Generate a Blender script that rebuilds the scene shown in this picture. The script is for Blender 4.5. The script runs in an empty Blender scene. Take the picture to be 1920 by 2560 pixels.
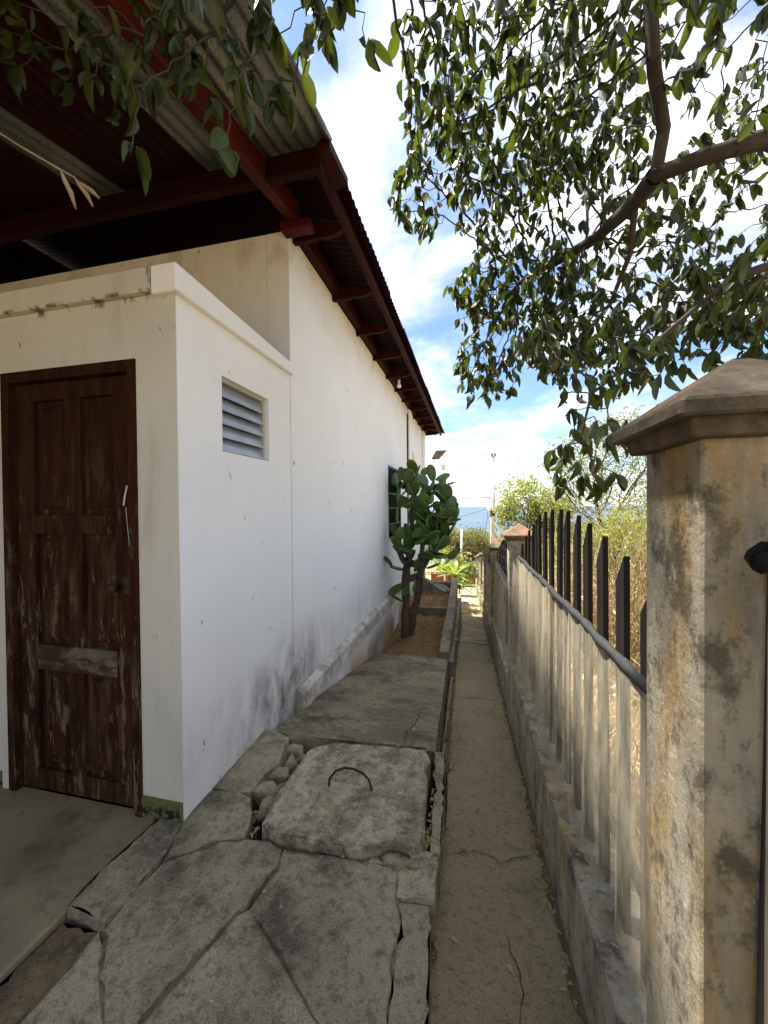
import bpy, bmesh, math, random
import numpy as np
from mathutils import Vector, Matrix
R_ = math.radians
rnd = random.Random(7)
nrg = np.random.default_rng(11)
sc = bpy.context.scene
C = sc.collection

# ------------------------------------------------------------------ camera
# world: +Y runs along the house wall towards the sea, +X to the boundary fence, z = 0 is eye level
yaw, pitch, roll = R_(13.05), R_(-0.75), R_(-0.5)
F = Vector((-math.sin(yaw)*math.cos(pitch), math.cos(yaw)*math.cos(pitch), math.sin(pitch)))
R0 = Vector((math.cos(yaw), math.sin(yaw), 0)); U0 = R0.cross(F)
RR = R0*math.cos(roll) + U0*math.sin(roll); UU = RR.cross(F)
cd = bpy.data.cameras.new('camera'); cam = bpy.data.objects.new('camera', cd); C.objects.link(cam)
cam.matrix_world = Matrix(((RR.x, UU.x, -F.x, 0), (RR.y, UU.y, -F.y, 0), (RR.z, UU.z, -F.z, 0), (0, 0, 0, 1)))
cd.sensor_fit = 'VERTICAL'; cd.sensor_height = 36; cd.sensor_width = 27
cd.lens = 36*962/2560
cd.clip_start = 0.02; cd.clip_end = 40000
sc.camera = cam

# ------------------------------------------------------------------ light
SUN = Vector((-0.37, 0.07, 0.93)).normalized()
w = bpy.data.worlds.new('World'); sc.world = w; w.use_nodes = True
wt = w.node_tree; wt.nodes.clear()
def wn(t, **k):
    n = wt.nodes.new(t)
    for a, b in k.items(): setattr(n, a, b)
    return n
sky = wn('ShaderNodeTexSky', sky_type='NISHITA', sun_disc=False)
sky.sun_elevation = math.asin(SUN.z); sky.sun_rotation = math.atan2(SUN.x, SUN.y)
sky.air_density = 1.0; sky.dust_density = 0.6; sky.ozone_density = 1.5
tc = wn('ShaderNodeTexCoord'); sep = wn('ShaderNodeSeparateXYZ'); wt.links.new(tc.outputs['Generated'], sep.inputs[0])
zz = wn('ShaderNodeMath', operation='MAXIMUM'); wt.links.new(sep.outputs[2], zz.inputs[0]); zz.inputs[1].default_value = 0.0
za = wn('ShaderNodeMath', operation='ADD'); wt.links.new(zz.outputs[0], za.inputs[0]); za.inputs[1].default_value = 0.22
dx = wn('ShaderNodeMath', operation='DIVIDE'); wt.links.new(sep.outputs[0], dx.inputs[0]); wt.links.new(za.outputs[0], dx.inputs[1])
dy = wn('ShaderNodeMath', operation='DIVIDE'); wt.links.new(sep.outputs[1], dy.inputs[0]); wt.links.new(za.outputs[0], dy.inputs[1])
cb = wn('ShaderNodeCombineXYZ'); wt.links.new(dx.outputs[0], cb.inputs[0]); wt.links.new(dy.outputs[0], cb.inputs[1])
def cloud(scale, det, lo, hi, off, rough=0.55):
    mp = wn('ShaderNodeMapping'); mp.inputs['Location'].default_value = off; wt.links.new(cb.outputs[0], mp.inputs[0])
    n = wn('ShaderNodeTexNoise'); n.inputs['Scale'].default_value = scale; n.inputs['Detail'].default_value = det
    n.inputs['Roughness'].default_value = rough; n.inputs['Distortion'].default_value = 0.3
    wt.links.new(mp.outputs[0], n.inputs['Vector'])
    r = wn('ShaderNodeMapRange', interpolation_type='SMOOTHSTEP'); r.inputs[1].default_value = lo; r.inputs[2].default_value = hi
    wt.links.new(n.outputs['Fac'], r.inputs[0]); return r.outputs[0]
SKYW = dict(off=(3.1, 0.35, 0.0))
c1 = cloud(1.7, 9, 0.37, 0.66, SKYW['off'], 0.6); c2 = cloud(2.4, 7, 0.40, 0.68, (7.0, 2.0, 1.0))
mn = wn('ShaderNodeMath', operation='MULTIPLY'); wt.links.new(c1, mn.inputs[0]); mn.inputs[1].default_value = 0.92
shade = wn('ShaderNodeMix', data_type='RGBA')
wt.links.new(c2, shade.inputs['Factor']); shade.inputs['A'].default_value = (3.0, 2.95, 2.88, 1); shade.inputs['B'].default_value = (1.5, 1.62, 1.88, 1)
mx = wn('ShaderNodeMix', data_type='RGBA'); wt.links.new(mn.outputs[0], mx.inputs['Factor'])
boost = wn('ShaderNodeMix', data_type='RGBA', blend_type='MULTIPLY'); boost.inputs['Factor'].default_value = 1
wt.links.new(sky.outputs[0], boost.inputs['A']); boost.inputs['B'].default_value = (0.33, 0.36, 0.40, 1)
wt.links.new(boost.outputs['Result'], mx.inputs['A']); wt.links.new(shade.outputs['Result'], mx.inputs['B'])
bg = wn('ShaderNodeBackground'); bg.inputs[1].default_value = 0.11; wt.links.new(mx.outputs['Result'], bg.inputs[0])
wo = wn('ShaderNodeOutputWorld'); wt.links.new(bg.outputs[0], wo.inputs[0])
sl = bpy.data.lights.new('sun', 'SUN'); sl.energy = 3.1; sl.angle = R_(3.5); sl.color = (1.0, 0.945, 0.86)
so = bpy.data.objects.new('sun', sl); C.objects.link(so); so.rotation_euler = (-SUN).to_track_quat('-Z', 'Y').to_euler()
vs = sc.view_settings; vs.view_transform = 'Standard'; vs.look = 'None'; vs.exposure = 2.62; vs.gamma = 1; vs.use_curve_mapping = False
sc.render.engine = 'CYCLES'
sc.cycles.use_denoising = True
sc.cycles.transparent_max_bounces = 24; sc.cycles.max_bounces = 10; sc.cycles.diffuse_bounces = 5
sc.cycles.caustics_reflective = False; sc.cycles.caustics_refractive = False
sc.cycles.sample_clamp_indirect = 8

# ------------------------------------------------------------------ helpers
def tag(o, label=None, cat=None, group=None, kind=None):
    if label: o['label'] = label
    if cat: o['category'] = cat
    if group: o['group'] = group
    if kind: o['kind'] = kind
    return o
def link(o, parent=None):
    C.objects.link(o)
    if parent is not None:
        o.parent = parent
        mw = Matrix.Translation(parent['_w']) if '_w' in parent else parent.matrix_basis
        o.matrix_parent_inverse = mw.inverted()
    return o
def thing(name, loc, label, cat, group=None, kind=None):
    o = bpy.data.objects.new(name, None); C.objects.link(o); o.location = loc; o.empty_display_size = 0.1
    bpy.context.view_layer.update()
    return tag(o, label, cat, group, kind)
class G:
    def __init__(s): s.v = []; s.f = []
    def add(s, vs, fs):
        b = len(s.v); s.v += [tuple(map(float, p)) for p in vs]; s.f += [tuple(i+b for i in q) for q in fs]; return s
    def box(s, a, b):
        x0, y0, z0 = a; x1, y1, z1 = b
        return s.add([(x0,y0,z0),(x1,y0,z0),(x1,y1,z0),(x0,y1,z0),(x0,y0,z1),(x1,y0,z1),(x1,y1,z1),(x0,y1,z1)],
                     [(0,3,2,1),(4,5,6,7),(0,1,5,4),(1,2,6,5),(2,3,7,6),(3,0,4,7)])
    def hexa(s, p):  # 8 points: bottom 4 ccw, top 4 ccw
        return s.add(p, [(0,3,2,1),(4,5,6,7),(0,1,5,4),(1,2,6,5),(2,3,7,6),(3,0,4,7)])
    def tube(s, pts, rad, n=6, cap=True):
        pts = [Vector(p) for p in pts]
        if not hasattr(rad, '__len__'): rad = [rad]*len(pts)
        b = len(s.v); up = Vector((0.13, 0.31, 0.94)); last = None
        for i, p in enumerate(pts):
            d = (pts[min(i+1, len(pts)-1)] - pts[max(i-1, 0)])
            if d.length < 1e-9: d = Vector((0, 0, 1))
            d.normalize()
            if last is None:
                a = d.cross(up if abs(d.dot(up)) < 0.95 else Vector((1, 0, 0))).normalized()
            else:
                a = (last - d*last.dot(d))
                a = a.normalized() if a.length > 1e-6 else d.orthogonal().normalized()
            last = a; c = d.cross(a)
            for k in range(n):
                t = 2*math.pi*k/n; q = p + (a*math.cos(t) + c*math.sin(t))*rad[i]; s.v.append((q.x, q.y, q.z))
        for i in range(len(pts)-1):
            for k in range(n):
                k2 = (k+1) % n; s.f.append((b+i*n+k, b+i*n+k2, b+(i+1)*n+k2, b+(i+1)*n+k))
        if cap:
            s.f.append(tuple(b+k for k in range(n))[::-1]); s.f.append(tuple(b+(len(pts)-1)*n+k for k in range(n)))
        return s
    def grid(s, rows):  # rows of points
        b = len(s.v); m = len(rows[0])
        for r in rows: s.v += [tuple(map(float, p)) for p in r]
        for i in range(len(rows)-1):
            for j in range(m-1): s.f.append((b+i*m+j, b+i*m+j+1, b+(i+1)*m+j+1, b+(i+1)*m+j))
        return s
    def mesh(s, name, mat, smooth=False):
        m = bpy.data.meshes.new(name); m.from_pydata(s.v, [], s.f)
        if mat: m.materials.append(mat)
        if smooth: m.polygons.foreach_set('use_smooth', [True]*len(m.polygons))
        m.update(); return m
    def build(s, name, mat, parent=None, smooth=False, bevel=0, seg=1):
        o = bpy.data.objects.new(name, s.mesh(name, mat, smooth))
        if bevel:
            bm = bmesh.new(); bm.from_mesh(o.data)
            bmesh.ops.recalc_face_normals(bm, faces=bm.faces)
            bmesh.ops.bevel(bm, geom=list(bm.edges), offset=bevel, segments=seg, affect='EDGES', clamp_overlap=True)
            bm.to_mesh(o.data); bm.free()
        return link(o, parent)
def box(name, a, b, mat, parent=None, bevel=0): return G().box(a, b).build(name, mat, parent, bevel=bevel)

# ------------------------------------------------------------------ materials
def rgb(c): return (c[0], c[1], c[2], 1)
class NT:
    def __init__(s, name):
        s.m = bpy.data.materials.new(name); s.m.use_nodes = True; s.t = s.m.node_tree; s.t.nodes.clear()
        s.out = s.n('ShaderNodeOutputMaterial'); s.co = s.n('ShaderNodeTexCoord').outputs['Object']
    def n(s, t, **k):
        n = s.t.nodes.new(t)
        for a, b in k.items(): setattr(n, a, b)
        return n
    def l(s, a, b): s.t.links.new(a, b)
    def noise(s, scale, det=5, stretch=(1,1,1), off=(0,0,0), rough=0.55, vor=False):
        mp = s.n('ShaderNodeMapping'); mp.inputs['Scale'].default_value = stretch; mp.inputs['Location'].default_value = off
        s.l(s.co, mp.inputs[0])
        if vor:
            n = s.n('ShaderNodeTexVoronoi', feature='DISTANCE_TO_EDGE'); n.inputs['Scale'].default_value = scale
            s.l(mp.outputs[0], n.inputs['Vector']); return n.outputs['Distance']
        n = s.n('ShaderNodeTexNoise'); n.inputs['Scale'].default_value = scale; n.inputs['Detail'].default_value = det
        n.inputs['Roughness'].default_value = rough; s.l(mp.outputs[0], n.inputs['Vector']); return n.outputs['Fac']
    def ramp(s, x, lo, hi):
        r = s.n('ShaderNodeMapRange', interpolation_type='SMOOTHSTEP'); r.inputs[1].default_value = lo; r.inputs[2].default_value = hi
        s.l(x, r.inputs[0]); return r.outputs[0]
    def math(s, op, a, b):
        m = s.n('ShaderNodeMath', operation=op, use_clamp=(op not in ('SUBTRACT', 'ADD')))
        for i, x in enumerate((a, b)):
            if isinstance(x, (int, float)): m.inputs[i].default_value = x
            else: s.l(x, m.inputs[i])
        return m.outputs[0]
    def axis(s, i):
        x = s.n('ShaderNodeSeparateXYZ'); s.l(s.co, x.inputs[0]); return x.outputs[i]
    def mix(s, f, a, b):
        m = s.n('ShaderNodeMix', data_type='RGBA')
        for k, x in (('Factor', f), ('A', a), ('B', b)):
            if isinstance(x, (int, float)): m.inputs[k].default_value = x
            elif isinstance(x, tuple): m.inputs[k].default_value = rgb(x)
            else: s.l(x, m.inputs[k])
        return m.outputs['Result']
    def bsdf(s, col, rough=0.8, metal=0, spec=0.35, bump=None, bstr=0.3, bdist=0.01):
        p = s.n('ShaderNodeBsdfPrincipled')
        if isinstance(col, tuple): p.inputs['Base Color'].default_value = rgb(col)
        else: s.l(col, p.inputs['Base Color'])
        if isinstance(rough, (int, float)): p.inputs['Roughness'].default_value = rough
        else: s.l(rough, p.inputs['Roughness'])
        p.inputs['Metallic'].default_value = metal; p.inputs['Specular IOR Level'].default_value = spec
        if bump is not None:
            b = s.n('ShaderNodeBump'); b.inputs['Strength'].default_value = bstr; b.inputs['Distance'].default_value = bdist
            s.l(bump, b.inputs['Height']); s.l(b.outputs[0], p.inputs['Normal'])
        return p.outputs[0]
    def done(s, sh): s.l(sh, s.out.inputs[0]); return s.m
def M(name, c1, c2, scale=4, layers=(), rough=0.85, metal=0, bump=30, bstr=0.3, bdist=0.004, spec=0.3, stretch=(1,1,1), vary=0.0):
    """base mottle c1..c2, then layers (colour, scale, lo, hi, stretch[, (axis, v0, v1)[, strength]])"""
    t = NT(name)
    col = t.mix(t.ramp(t.noise(scale, 6, stretch), 0.3, 0.7), c1, c2)
    for i, L in enumerate(layers):
        c, s_, lo, hi, st = L[:5]
        f = t.ramp(t.noise(s_, 10, st, off=(i*3.7, i*1.3, i*2.1), rough=0.70), lo, hi)
        if len(L) > 5 and L[5]:
            f = t.math('MULTIPLY', f, t.ramp(t.axis(L[5][0]), L[5][1], L[5][2]))
        if len(L) > 6: f = t.math('MULTIPLY', f, L[6])
        col = t.mix(f, col, c)
    if vary:
        oi = t.n('ShaderNodeObjectInfo'); hs = t.n('ShaderNodeHueSaturation')
        v = t.n('ShaderNodeMapRange'); v.inputs[3].default_value = 1-vary; v.inputs[4].default_value = 1+vary
        t.l(oi.outputs['Random'], v.inputs[0]); t.l(v.outputs[0], hs.inputs['Value']); t.l(col, hs.inputs['Color']); col = hs.outputs[0]
    b = t.noise(bump, 8, stretch, rough=0.7) if bump else None
    return t.done(t.bsdf(col, rough, metal, spec, b, bstr, bdist))
def leafmat(name, top, under, trans, ts=0.35, rough=0.42, vary=0.3, nscale=0):
    t = NT(name)
    g = t.n('ShaderNodeNewGeometry'); oi = t.n('ShaderNodeObjectInfo')
    col = t.mix(g.outputs['Backfacing'], top, under)
    hs = t.n('ShaderNodeHueSaturation'); v = t.n('ShaderNodeMapRange'); v.inputs[3].default_value = 1-vary; v.inputs[4].default_value = 1+vary
    rp = t.math('FRACT', t.math('ADD', g.outputs['Random Per Island'], oi.outputs['Random']), 0)
    t.l(rp, v.inputs[0]); t.l(v.outputs[0], hs.inputs['Value'])
    hv = t.n('ShaderNodeMapRange'); hv.inputs[3].default_value = 0.475; hv.inputs[4].default_value = 0.515
    t.l(rp, hv.inputs[0]); t.l(hv.outputs[0], hs.inputs['Hue']); t.l(col, hs.inputs['Color'])
    p = t.bsdf(hs.outputs[0], rough, 0, 0.4)
    tr = t.n('ShaderNodeBsdfTranslucent'); tr.inputs[0].default_value = rgb(trans)
    mx = t.n('ShaderNodeMixShader'); mx.inputs[0].default_value = ts; t.l(p, mx.inputs[1]); t.l(tr.outputs[0], mx.inputs[2])
    return t.done(mx.outputs[0])

# white wall with its damp stains
def wallmat():
    t = NT('white_plaster')
    col = t.mix(t.ramp(t.noise(1.1, 5), 0.3, 0.7), (0.87, 0.865, 0.85), (0.82, 0.815, 0.80))
    z = t.axis(2); y = t.axis(1)
    col = t.mix(t.math('MULTIPLY', t.ramp(t.noise(2.0, 7, (6, 6, 0.7)), 0.52, 0.76), 0.09), col, (0.60, 0.57, 0.50))
    st = t.noise(3.0, 10, (1.5, 1.5, 0.75), rough=0.72)
    # rising damp along the base, heavy in front of the ledge's start
    low = t.ramp(t.math('ADD', z, t.math('MULTIPLY', t.noise(1.6, 4, off=(5, 2, 0)), 0.45)), -0.60, -1.02)
    dist = t.math('ABSOLUTE', t.math('SUBTRACT', y, 2.55), 0)
    near = t.ramp(dist, 0.85, 0.05)
    f = t.math('MULTIPLY', low, t.ramp(st, 0.28, 0.74)); f = t.math('MULTIPLY', f, t.math('ADD', t.math('MULTIPLY', near, 0.95), 0.22))
    col = t.mix(f, col, (0.125, 0.105, 0.088))
    lo2 = t.ramp(t.math('ADD', z, t.math('MULTIPLY', t.noise(1.1, 4, off=(1, 2, 0)), 0.35)), -1.34, -1.75)
    col = t.mix(t.math('MULTIPLY', lo2, t.ramp(t.noise(1.4, 8, (1.5, 1.5, 0.5), off=(9, 0, 1)), 0.36, 0.62)), col, (0.17, 0.145, 0.115))
    lo3 = t.ramp(z, -1.45, -1.9)
    col = t.mix(t.math('MULTIPLY', lo3, t.ramp(t.noise(1.2, 5, off=(2, 7, 1)), 0.42, 0.6)), col, (0.45, 0.29, 0.12))
    # small scuffs
    col = t.mix(t.math('MULTIPLY', t.ramp(t.noise(17, 3, (1, 1, 0.45), off=(4, 4, 4)), 0.71, 0.745), 0.75), col, (0.22, 0.20, 0.17))
    hi = t.ramp(z, 1.55, 2.0)
    col = t.mix(t.math('MULTIPLY', hi, t.math('MULTIPLY', t.ramp(t.noise(5, 8, (1, 1, 0.6)), 0.5, 0.68), 0.55)), col, (0.50, 0.43, 0.31))
    b = t.math('ADD', t.math('ADD', t.noise(60, 6, rough=0.7), t.noise(9, 3)), t.math('MULTIPLY', t.noise(2.2, 3, (1, 1, 0.7)), 3.0))
    return t.done(t.bsdf(col, 0.82, 0, 0.25, b, 0.45, 0.005))
def creammat():
    t = NT('cream_plaster')
    col = t.mix(t.ramp(t.noise(1.3, 5), 0.3, 0.7), (0.60, 0.575, 0.50), (0.54, 0.515, 0.44))
    z = t.axis(2)
    band = t.math('MULTIPLY', t.ramp(z, 0.965, 0.99), t.ramp(z, 1.022, 1.005))
    col = t.mix(t.math('MULTIPLY', band, t.ramp(t.noise(15, 6, (1, 1, 0.3)), 0.47, 0.60)), col, (0.16, 0.105, 0.035))
    col = t.mix(t.math('MULTIPLY', t.ramp(t.noise(3, 7, (3, 3, 0.5)), 0.5, 0.75), 0.35), col, (0.35, 0.32, 0.25))
    col = t.mix(t.math('MULTIPLY', t.ramp(t.noise(17, 3, (1, 1, 0.45), off=(4, 4, 4)), 0.70, 0.74), 0.7), col, (0.16, 0.15, 0.12))
    b = t.math('ADD', t.noise(60, 6, rough=0.7), t.noise(9, 3))
    return t.done(t.bsdf(col, 0.8, 0, 0.25, b, 0.3, 0.004))
MAT = {}
MAT['wall'] = wallmat(); MAT['cream'] = creammat()
MAT['ledge'] = M('mouldy_ledge', (0.76, 0.74, 0.67), (0.64, 0.61, 0.54), 3, [((0.26, 0.215, 0.13), 4, 0.40, 0.62, (1, 0.5, 1), None, 0.7), ((0.16, 0.14, 0.125), 3, 0.47, 0.68, (2, 2, 0.6), None, 0.75), ((0.36, 0.30, 0.26), 2, 0.45, 0.65, (1, 1, 1), None, 0.6)], rough=0.9, bump=50, bstr=0.5)
MAT['inner'] = M('dark_plaster', (0.36, 0.34, 0.29), (0.29, 0.27, 0.23), 2)
MAT['green'] = M('green_skirting', (0.135, 0.14, 0.055), (0.105, 0.11, 0.045), 6, [((0.012, 0.014, 0.010), 16, 0.48, 0.54, (1, 1, 1), (2, -1.375, -1.43))])
MAT['door'] = M('flaking_door', (0.044, 0.0165, 0.0075), (0.022, 0.009, 0.0045), 5,
    [((0.098, 0.060, 0.036), 3.0, 0.46, 0.66, (4.5, 4.5, 0.7), (2, 0.7, -1.0), 0.85), ((0.19, 0.145, 0.09), 7, 0.565, 0.61, (2.8, 2.8, 0.55), (2, 0.6, -0.9), 0.6), ((0.21, 0.165, 0.11), 22, 0.60, 0.64, (2.2, 2.2, 0.4), (2, 0.6, -0.9), 0.5),
     ((0.020, 0.010, 0.007), 3, 0.55, 0.64, (4, 4, 0.7))], rough=0.8, bump=14, bstr=0.8, bdist=0.005, stretch=(4, 4, 0.5), spec=0.05)
MAT['doorpale'] = M('bare_rail', (0.155, 0.125, 0.088), (0.085, 0.060, 0.038), 7, [((0.040, 0.016, 0.008), 4, 0.44, 0.56, (1.2, 3, 3)), ((0.02, 0.01, 0.006), 7, 0.58, 0.66, (1, 3, 4))], rough=0.7, bump=20, bstr=0.6)
MAT['red'] = M('red_oxide_timber', (0.092, 0.010, 0.0045), (0.055, 0.0065, 0.0035), 3, [((0.20, 0.11, 0.07), 5, 0.62, 0.70, (3, 0.5, 3)), ((0.04, 0.010, 0.006), 4, 0.55, 0.7, (1, 1, 1), None, 0.6)], rough=0.6, bump=18, bstr=0.3, spec=0.15)
MAT['maroon'] = M('maroon_timber', (0.042, 0.0055, 0.0035), (0.028, 0.004, 0.003), 3, [((0.12, 0.06, 0.04), 5, 0.66, 0.72, (3, 0.5, 3), None, 0.7)], rough=0.65, bump=18, bstr=0.3, spec=0.12)  # darker copy of the red timber, with the eave shade put into its colour
MAT['redsheet'] = M('red_sheet', (0.022, 0.003, 0.0024), (0.012, 0.002, 0.0018), 2, [((0.010, 0.003, 0.003), 3, 0.5, 0.75, (1, 1, 1))], rough=0.65, metal=0.0, bump=60, bstr=0.1, spec=0.12, vary=0.12)
MAT['zinc'] = M('weathered_zinc', (0.22, 0.225, 0.205), (0.145, 0.15, 0.14), 5, [((0.08, 0.078, 0.062), 90, 0.52, 0.60, (1, 1, 1)), ((0.26, 0.25, 0.19), 7, 0.5, 0.7, (1, 0.4, 1), None, 0.4)], rough=0.42, metal=0.55, bump=80, bstr=0.1, spec=0.5, vary=0.12)
MAT['alu'] = M('grey_louvre', (0.36, 0.405, 0.45), (0.29, 0.33, 0.37), 6, [((0.75, 0.70, 0.68), 9, 0.66, 0.72, (1, 1, 1)), ((0.22, 0.23, 0.24), 14, 0.6, 0.75, (1, 1, 1), None, 0.5)], rough=0.35, metal=0.25, bump=0, spec=0.5)
MAT['alufr'] = M('putty_frame', (0.52, 0.50, 0.43), (0.45, 0.43, 0.37), 6, rough=0.6, bump=0)
MAT['black'] = M('black_iron', (0.012, 0.012, 0.014), (0.020, 0.019, 0.019), 8, rough=0.5, bump=0)
MAT['dark'] = M('dark_room', (0.012, 0.012, 0.012), (0.02, 0.02, 0.02), 3, bump=0)
MAT['rust'] = M('rusty_rod', (0.055, 0.028, 0.017), (0.030, 0.018, 0.013), 30, rough=0.8, bump=120, bstr=0.4)
def concrete(name, a, b, moss=(0.10, 0.085, 0.055), dark=(0.065, 0.058, 0.047), pale=(0.52, 0.47, 0.36), vary=0.10, dk=0.48, pl=0.60, sc_=2.2):
    return M(name, a, b, sc_, [(dark, 3.1, dk, dk+0.17, (1, 1, 1), None, 0.85), (moss, 1.3, 0.48, 0.68, (1, 1, 1), None, 0.6), (dark, 8, 0.52, 0.70, (1, 1, 1), None, 0.6), (pale, 9, pl, pl+0.10, (1, 1, 1), None, 0.55), (dark, 30, 0.50, 0.62, (1, 1, 1), None, 0.5), (pale, 16, 0.56, 0.66, (1, 1, 1), None, 0.45), (dark, 1.7, 0.50, 0.66, (1, 1, 1), None, 0.5), (dark, 150, 0.46, 0.64, (1, 1, 1), None, 0.48), (pale, 210, 0.53, 0.66, (1, 1, 1), None, 0.7)],
             rough=0.92, bump=38, bstr=1.0, bdist=0.016, spec=0.2, vary=vary)
MAT['slab'] = concrete('cracked_concrete', (0.47, 0.405, 0.275), (0.36, 0.305, 0.20))
MAT['slabdark'] = concrete('weathered_concrete', (0.42, 0.36, 0.225), (0.27, 0.225, 0.14), dk=0.49, pl=0.60)
MAT['lid'] = concrete('lichened_concrete', (0.48, 0.42, 0.28), (0.39, 0.325, 0.205), pl=0.47, sc_=5, pale=(0.70, 0.64, 0.50))
MAT['floor'] = M('porch_screed', (0.34, 0.275, 0.17), (0.22, 0.175, 0.11), 2.2, [((0.46, 0.42, 0.34), 3.5, 0.58, 0.76, (1, 0.6, 1), None, 0.7), ((0.075, 0.06, 0.038), 2.6, 0.46, 0.70, (1, 1, 1), None, 0.7), ((0.09, 0.07, 0.045), 12, 0.52, 0.70, (1, 1, 1), None, 0.5), ((0.10, 0.08, 0.05), 150, 0.48, 0.64, (1, 1, 1), None, 0.4)], rough=0.6, bump=50, bstr=0.4, spec=0.35)
MAT['pathm'] = M('path_concrete', (0.47, 0.385, 0.235), (0.39, 0.315, 0.185), 2.4, [((0.11, 0.09, 0.06), 3.0, 0.54, 0.74, (1, 1, 1), None, 0.5), ((0.10, 0.08, 0.05), 30, 0.50, 0.62, (1, 1, 1), None, 0.4), ((0.55, 0.47, 0.33), 18, 0.57, 0.68, (1, 1, 1), None, 0.35), ((0.08, 0.065, 0.042), 150, 0.46, 0.64, (1, 1, 1), None, 0.48), ((0.58, 0.50, 0.34), 210, 0.53, 0.66, (1, 1, 1), None, 0.65), ((0.30, 0.22, 0.13), 1.2, 0.56, 0.74, (1, 1, 1), None, 0.4)], rough=0.95, bump=60, bstr=1.0, bdist=0.012, spec=0.15, vary=0.05)
MAT['kerb'] = concrete('kerb_concrete', (0.38, 0.32, 0.22), (0.28, 0.23, 0.155))
MAT['fence'] = M('stained_render', (0.50, 0.45, 0.345), (0.37, 0.33, 0.25), 3.0,
    [((0.38, 0.235, 0.055), 2.0, 0.47, 0.64, (2.4, 2.0, 0.45), None, 0.8), ((0.62, 0.58, 0.48), 4, 0.52, 0.68, (3, 3, 0.4), None, 0.55), ((0.16, 0.145, 0.105), 2.4, 0.44, 0.66, (2.6, 2.0, 0.6), None, 0.7),
     ((0.060, 0.056, 0.040), 7, 0.52, 0.64, (1.2, 1.2, 0.9), None, 0.75), ((0.075, 0.070, 0.050), 26, 0.52, 0.64, (1.1, 1.1, 0.8), None, 0.55), ((0.58, 0.53, 0.42), 36, 0.56, 0.66, (1, 1, 0.7), None, 0.4)], rough=0.92, bump=40, bstr=0.9, bdist=0.012, spec=0.15, vary=0.06)
MAT['cap'] = M('cap_concrete', (0.15, 0.120, 0.080), (0.080, 0.065, 0.046), 8, [((0.26, 0.125, 0.07), 3.0, 0.47, 0.66, (1, 1, 1), None, 0.65), ((0.34, 0.31, 0.25), 9, 0.60, 0.7, (1, 1, 1), None, 0.6), ((0.05, 0.045, 0.033), 6, 0.50, 0.62, (1, 1, 1), None, 0.6), ((0.045, 0.04, 0.03), 24, 0.52, 0.64, (1, 1, 1), None, 0.6)], rough=0.92, bump=40, bstr=0.9, bdist=0.01, spec=0.2)
MAT['picket'] = M('black_painted_slat', (0.012, 0.010, 0.009), (0.019, 0.016, 0.013), 9, [((0.07, 0.055, 0.04), 12, 0.60, 0.72, (1, 1, 0.3), None, 0.6)], rough=0.6, bump=30, bstr=0.5, stretch=(3, 3, 0.4), spec=0.08)
MAT['pipe'] = M('rolled_net', (0.028, 0.028, 0.029), (0.016, 0.016, 0.017), 20, [((0.08, 0.08, 0.078), 40, 0.58, 0.7, (1, 1, 1), None, 0.6)], rough=0.7, bump=200, bstr=0.4)
MAT['soil'] = M('bed_soil', (0.27, 0.165, 0.08), (0.19, 0.115, 0.055), 4, [((0.32, 0.22, 0.12), 30, 0.55, 0.68, (1, 1, 1)), ((0.07, 0.045, 0.026), 9, 0.55, 0.7, (1, 1, 1))], rough=1, bump=40, bstr=1, bdist=0.02, spec=0.1)
MAT['field'] = M('dry_ground', (0.30, 0.225, 0.125), (0.22, 0.16, 0.085), 1.5, [((0.38, 0.30, 0.17), 8, 0.5, 0.7, (1, 1, 1)), ((0.12, 0.10, 0.045), 2.5, 0.56, 0.7, (1, 1, 1))], rough=1, bump=30, bstr=1, bdist=0.02, spec=0.1)
MAT['hill'] = M('scrub_ground', (0.17, 0.16, 0.07), (0.11, 0.12, 0.05), 0.05, rough=1, bump=0)
MAT['bark'] = M('grey_bark', (0.065, 0.053, 0.040), (0.040, 0.032, 0.025), 9, [((0.12, 0.10, 0.075), 14, 0.58, 0.7, (1, 1, 1), None, 0.6)], rough=0.9, bump=40, bstr=0.7, bdist=0.006, stretch=(1, 1, 1))
MAT['twig'] = M('dark_twig', (0.040, 0.031, 0.024), (0.060, 0.047, 0.035), 20, rough=0.9, bump=0)
MAT['leaf'] = leafmat('guanabana_leaf', (0.016, 0.027, 0.006), (0.036, 0.050, 0.012), (0.15, 0.20, 0.016), 0.24)
MAT['leafy'] = leafmat('pale_leaf', (0.085, 0.115, 0.030), (0.115, 0.145, 0.05), (0.30, 0.34, 0.05), 0.4)
MAT['pod'] = M('dry_pod', (0.30, 0.21, 0.11), (0.20, 0.13, 0.07), 20, bump=60, rough=0.8)
MAT['cactus'] = M('cactus_pad', (0.050, 0.098, 0.022), (0.078, 0.135, 0.032), 6, [((0.16, 0.20, 0.11), 5, 0.58, 0.75, (1, 1, 1), None, 0.5), ((0.22, 0.20, 0.10), 16, 0.68, 0.74, (1, 1, 1), None, 0.6)], rough=0.5, bump=25, bstr=0.25, spec=0.35, vary=0.3)
MAT['ctrunk'] = M('cactus_bark', (0.155, 0.115, 0.075), (0.095, 0.070, 0.048), 8, [((0.045, 0.035, 0.026), 12, 0.54, 0.68, (1, 1, 1.6))], rough=0.95, bump=30, bstr=1, bdist=0.012)
MAT['agave'] = leafmat('strap_leaf', (0.16, 0.25, 0.035), (0.22, 0.30, 0.06), (0.40, 0.46, 0.05), 0.35, rough=0.4)
MAT['lime'] = leafmat('lime_leaf', (0.165, 0.21, 0.03), (0.20, 0.24, 0.05), (0.42, 0.44, 0.05), 0.4, rough=0.6)
MAT['olive'] = leafmat('olive_leaf', (0.125, 0.13, 0.035), (0.16, 0.16, 0.06), (0.28, 0.27, 0.06), 0.35, rough=0.7)
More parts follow.
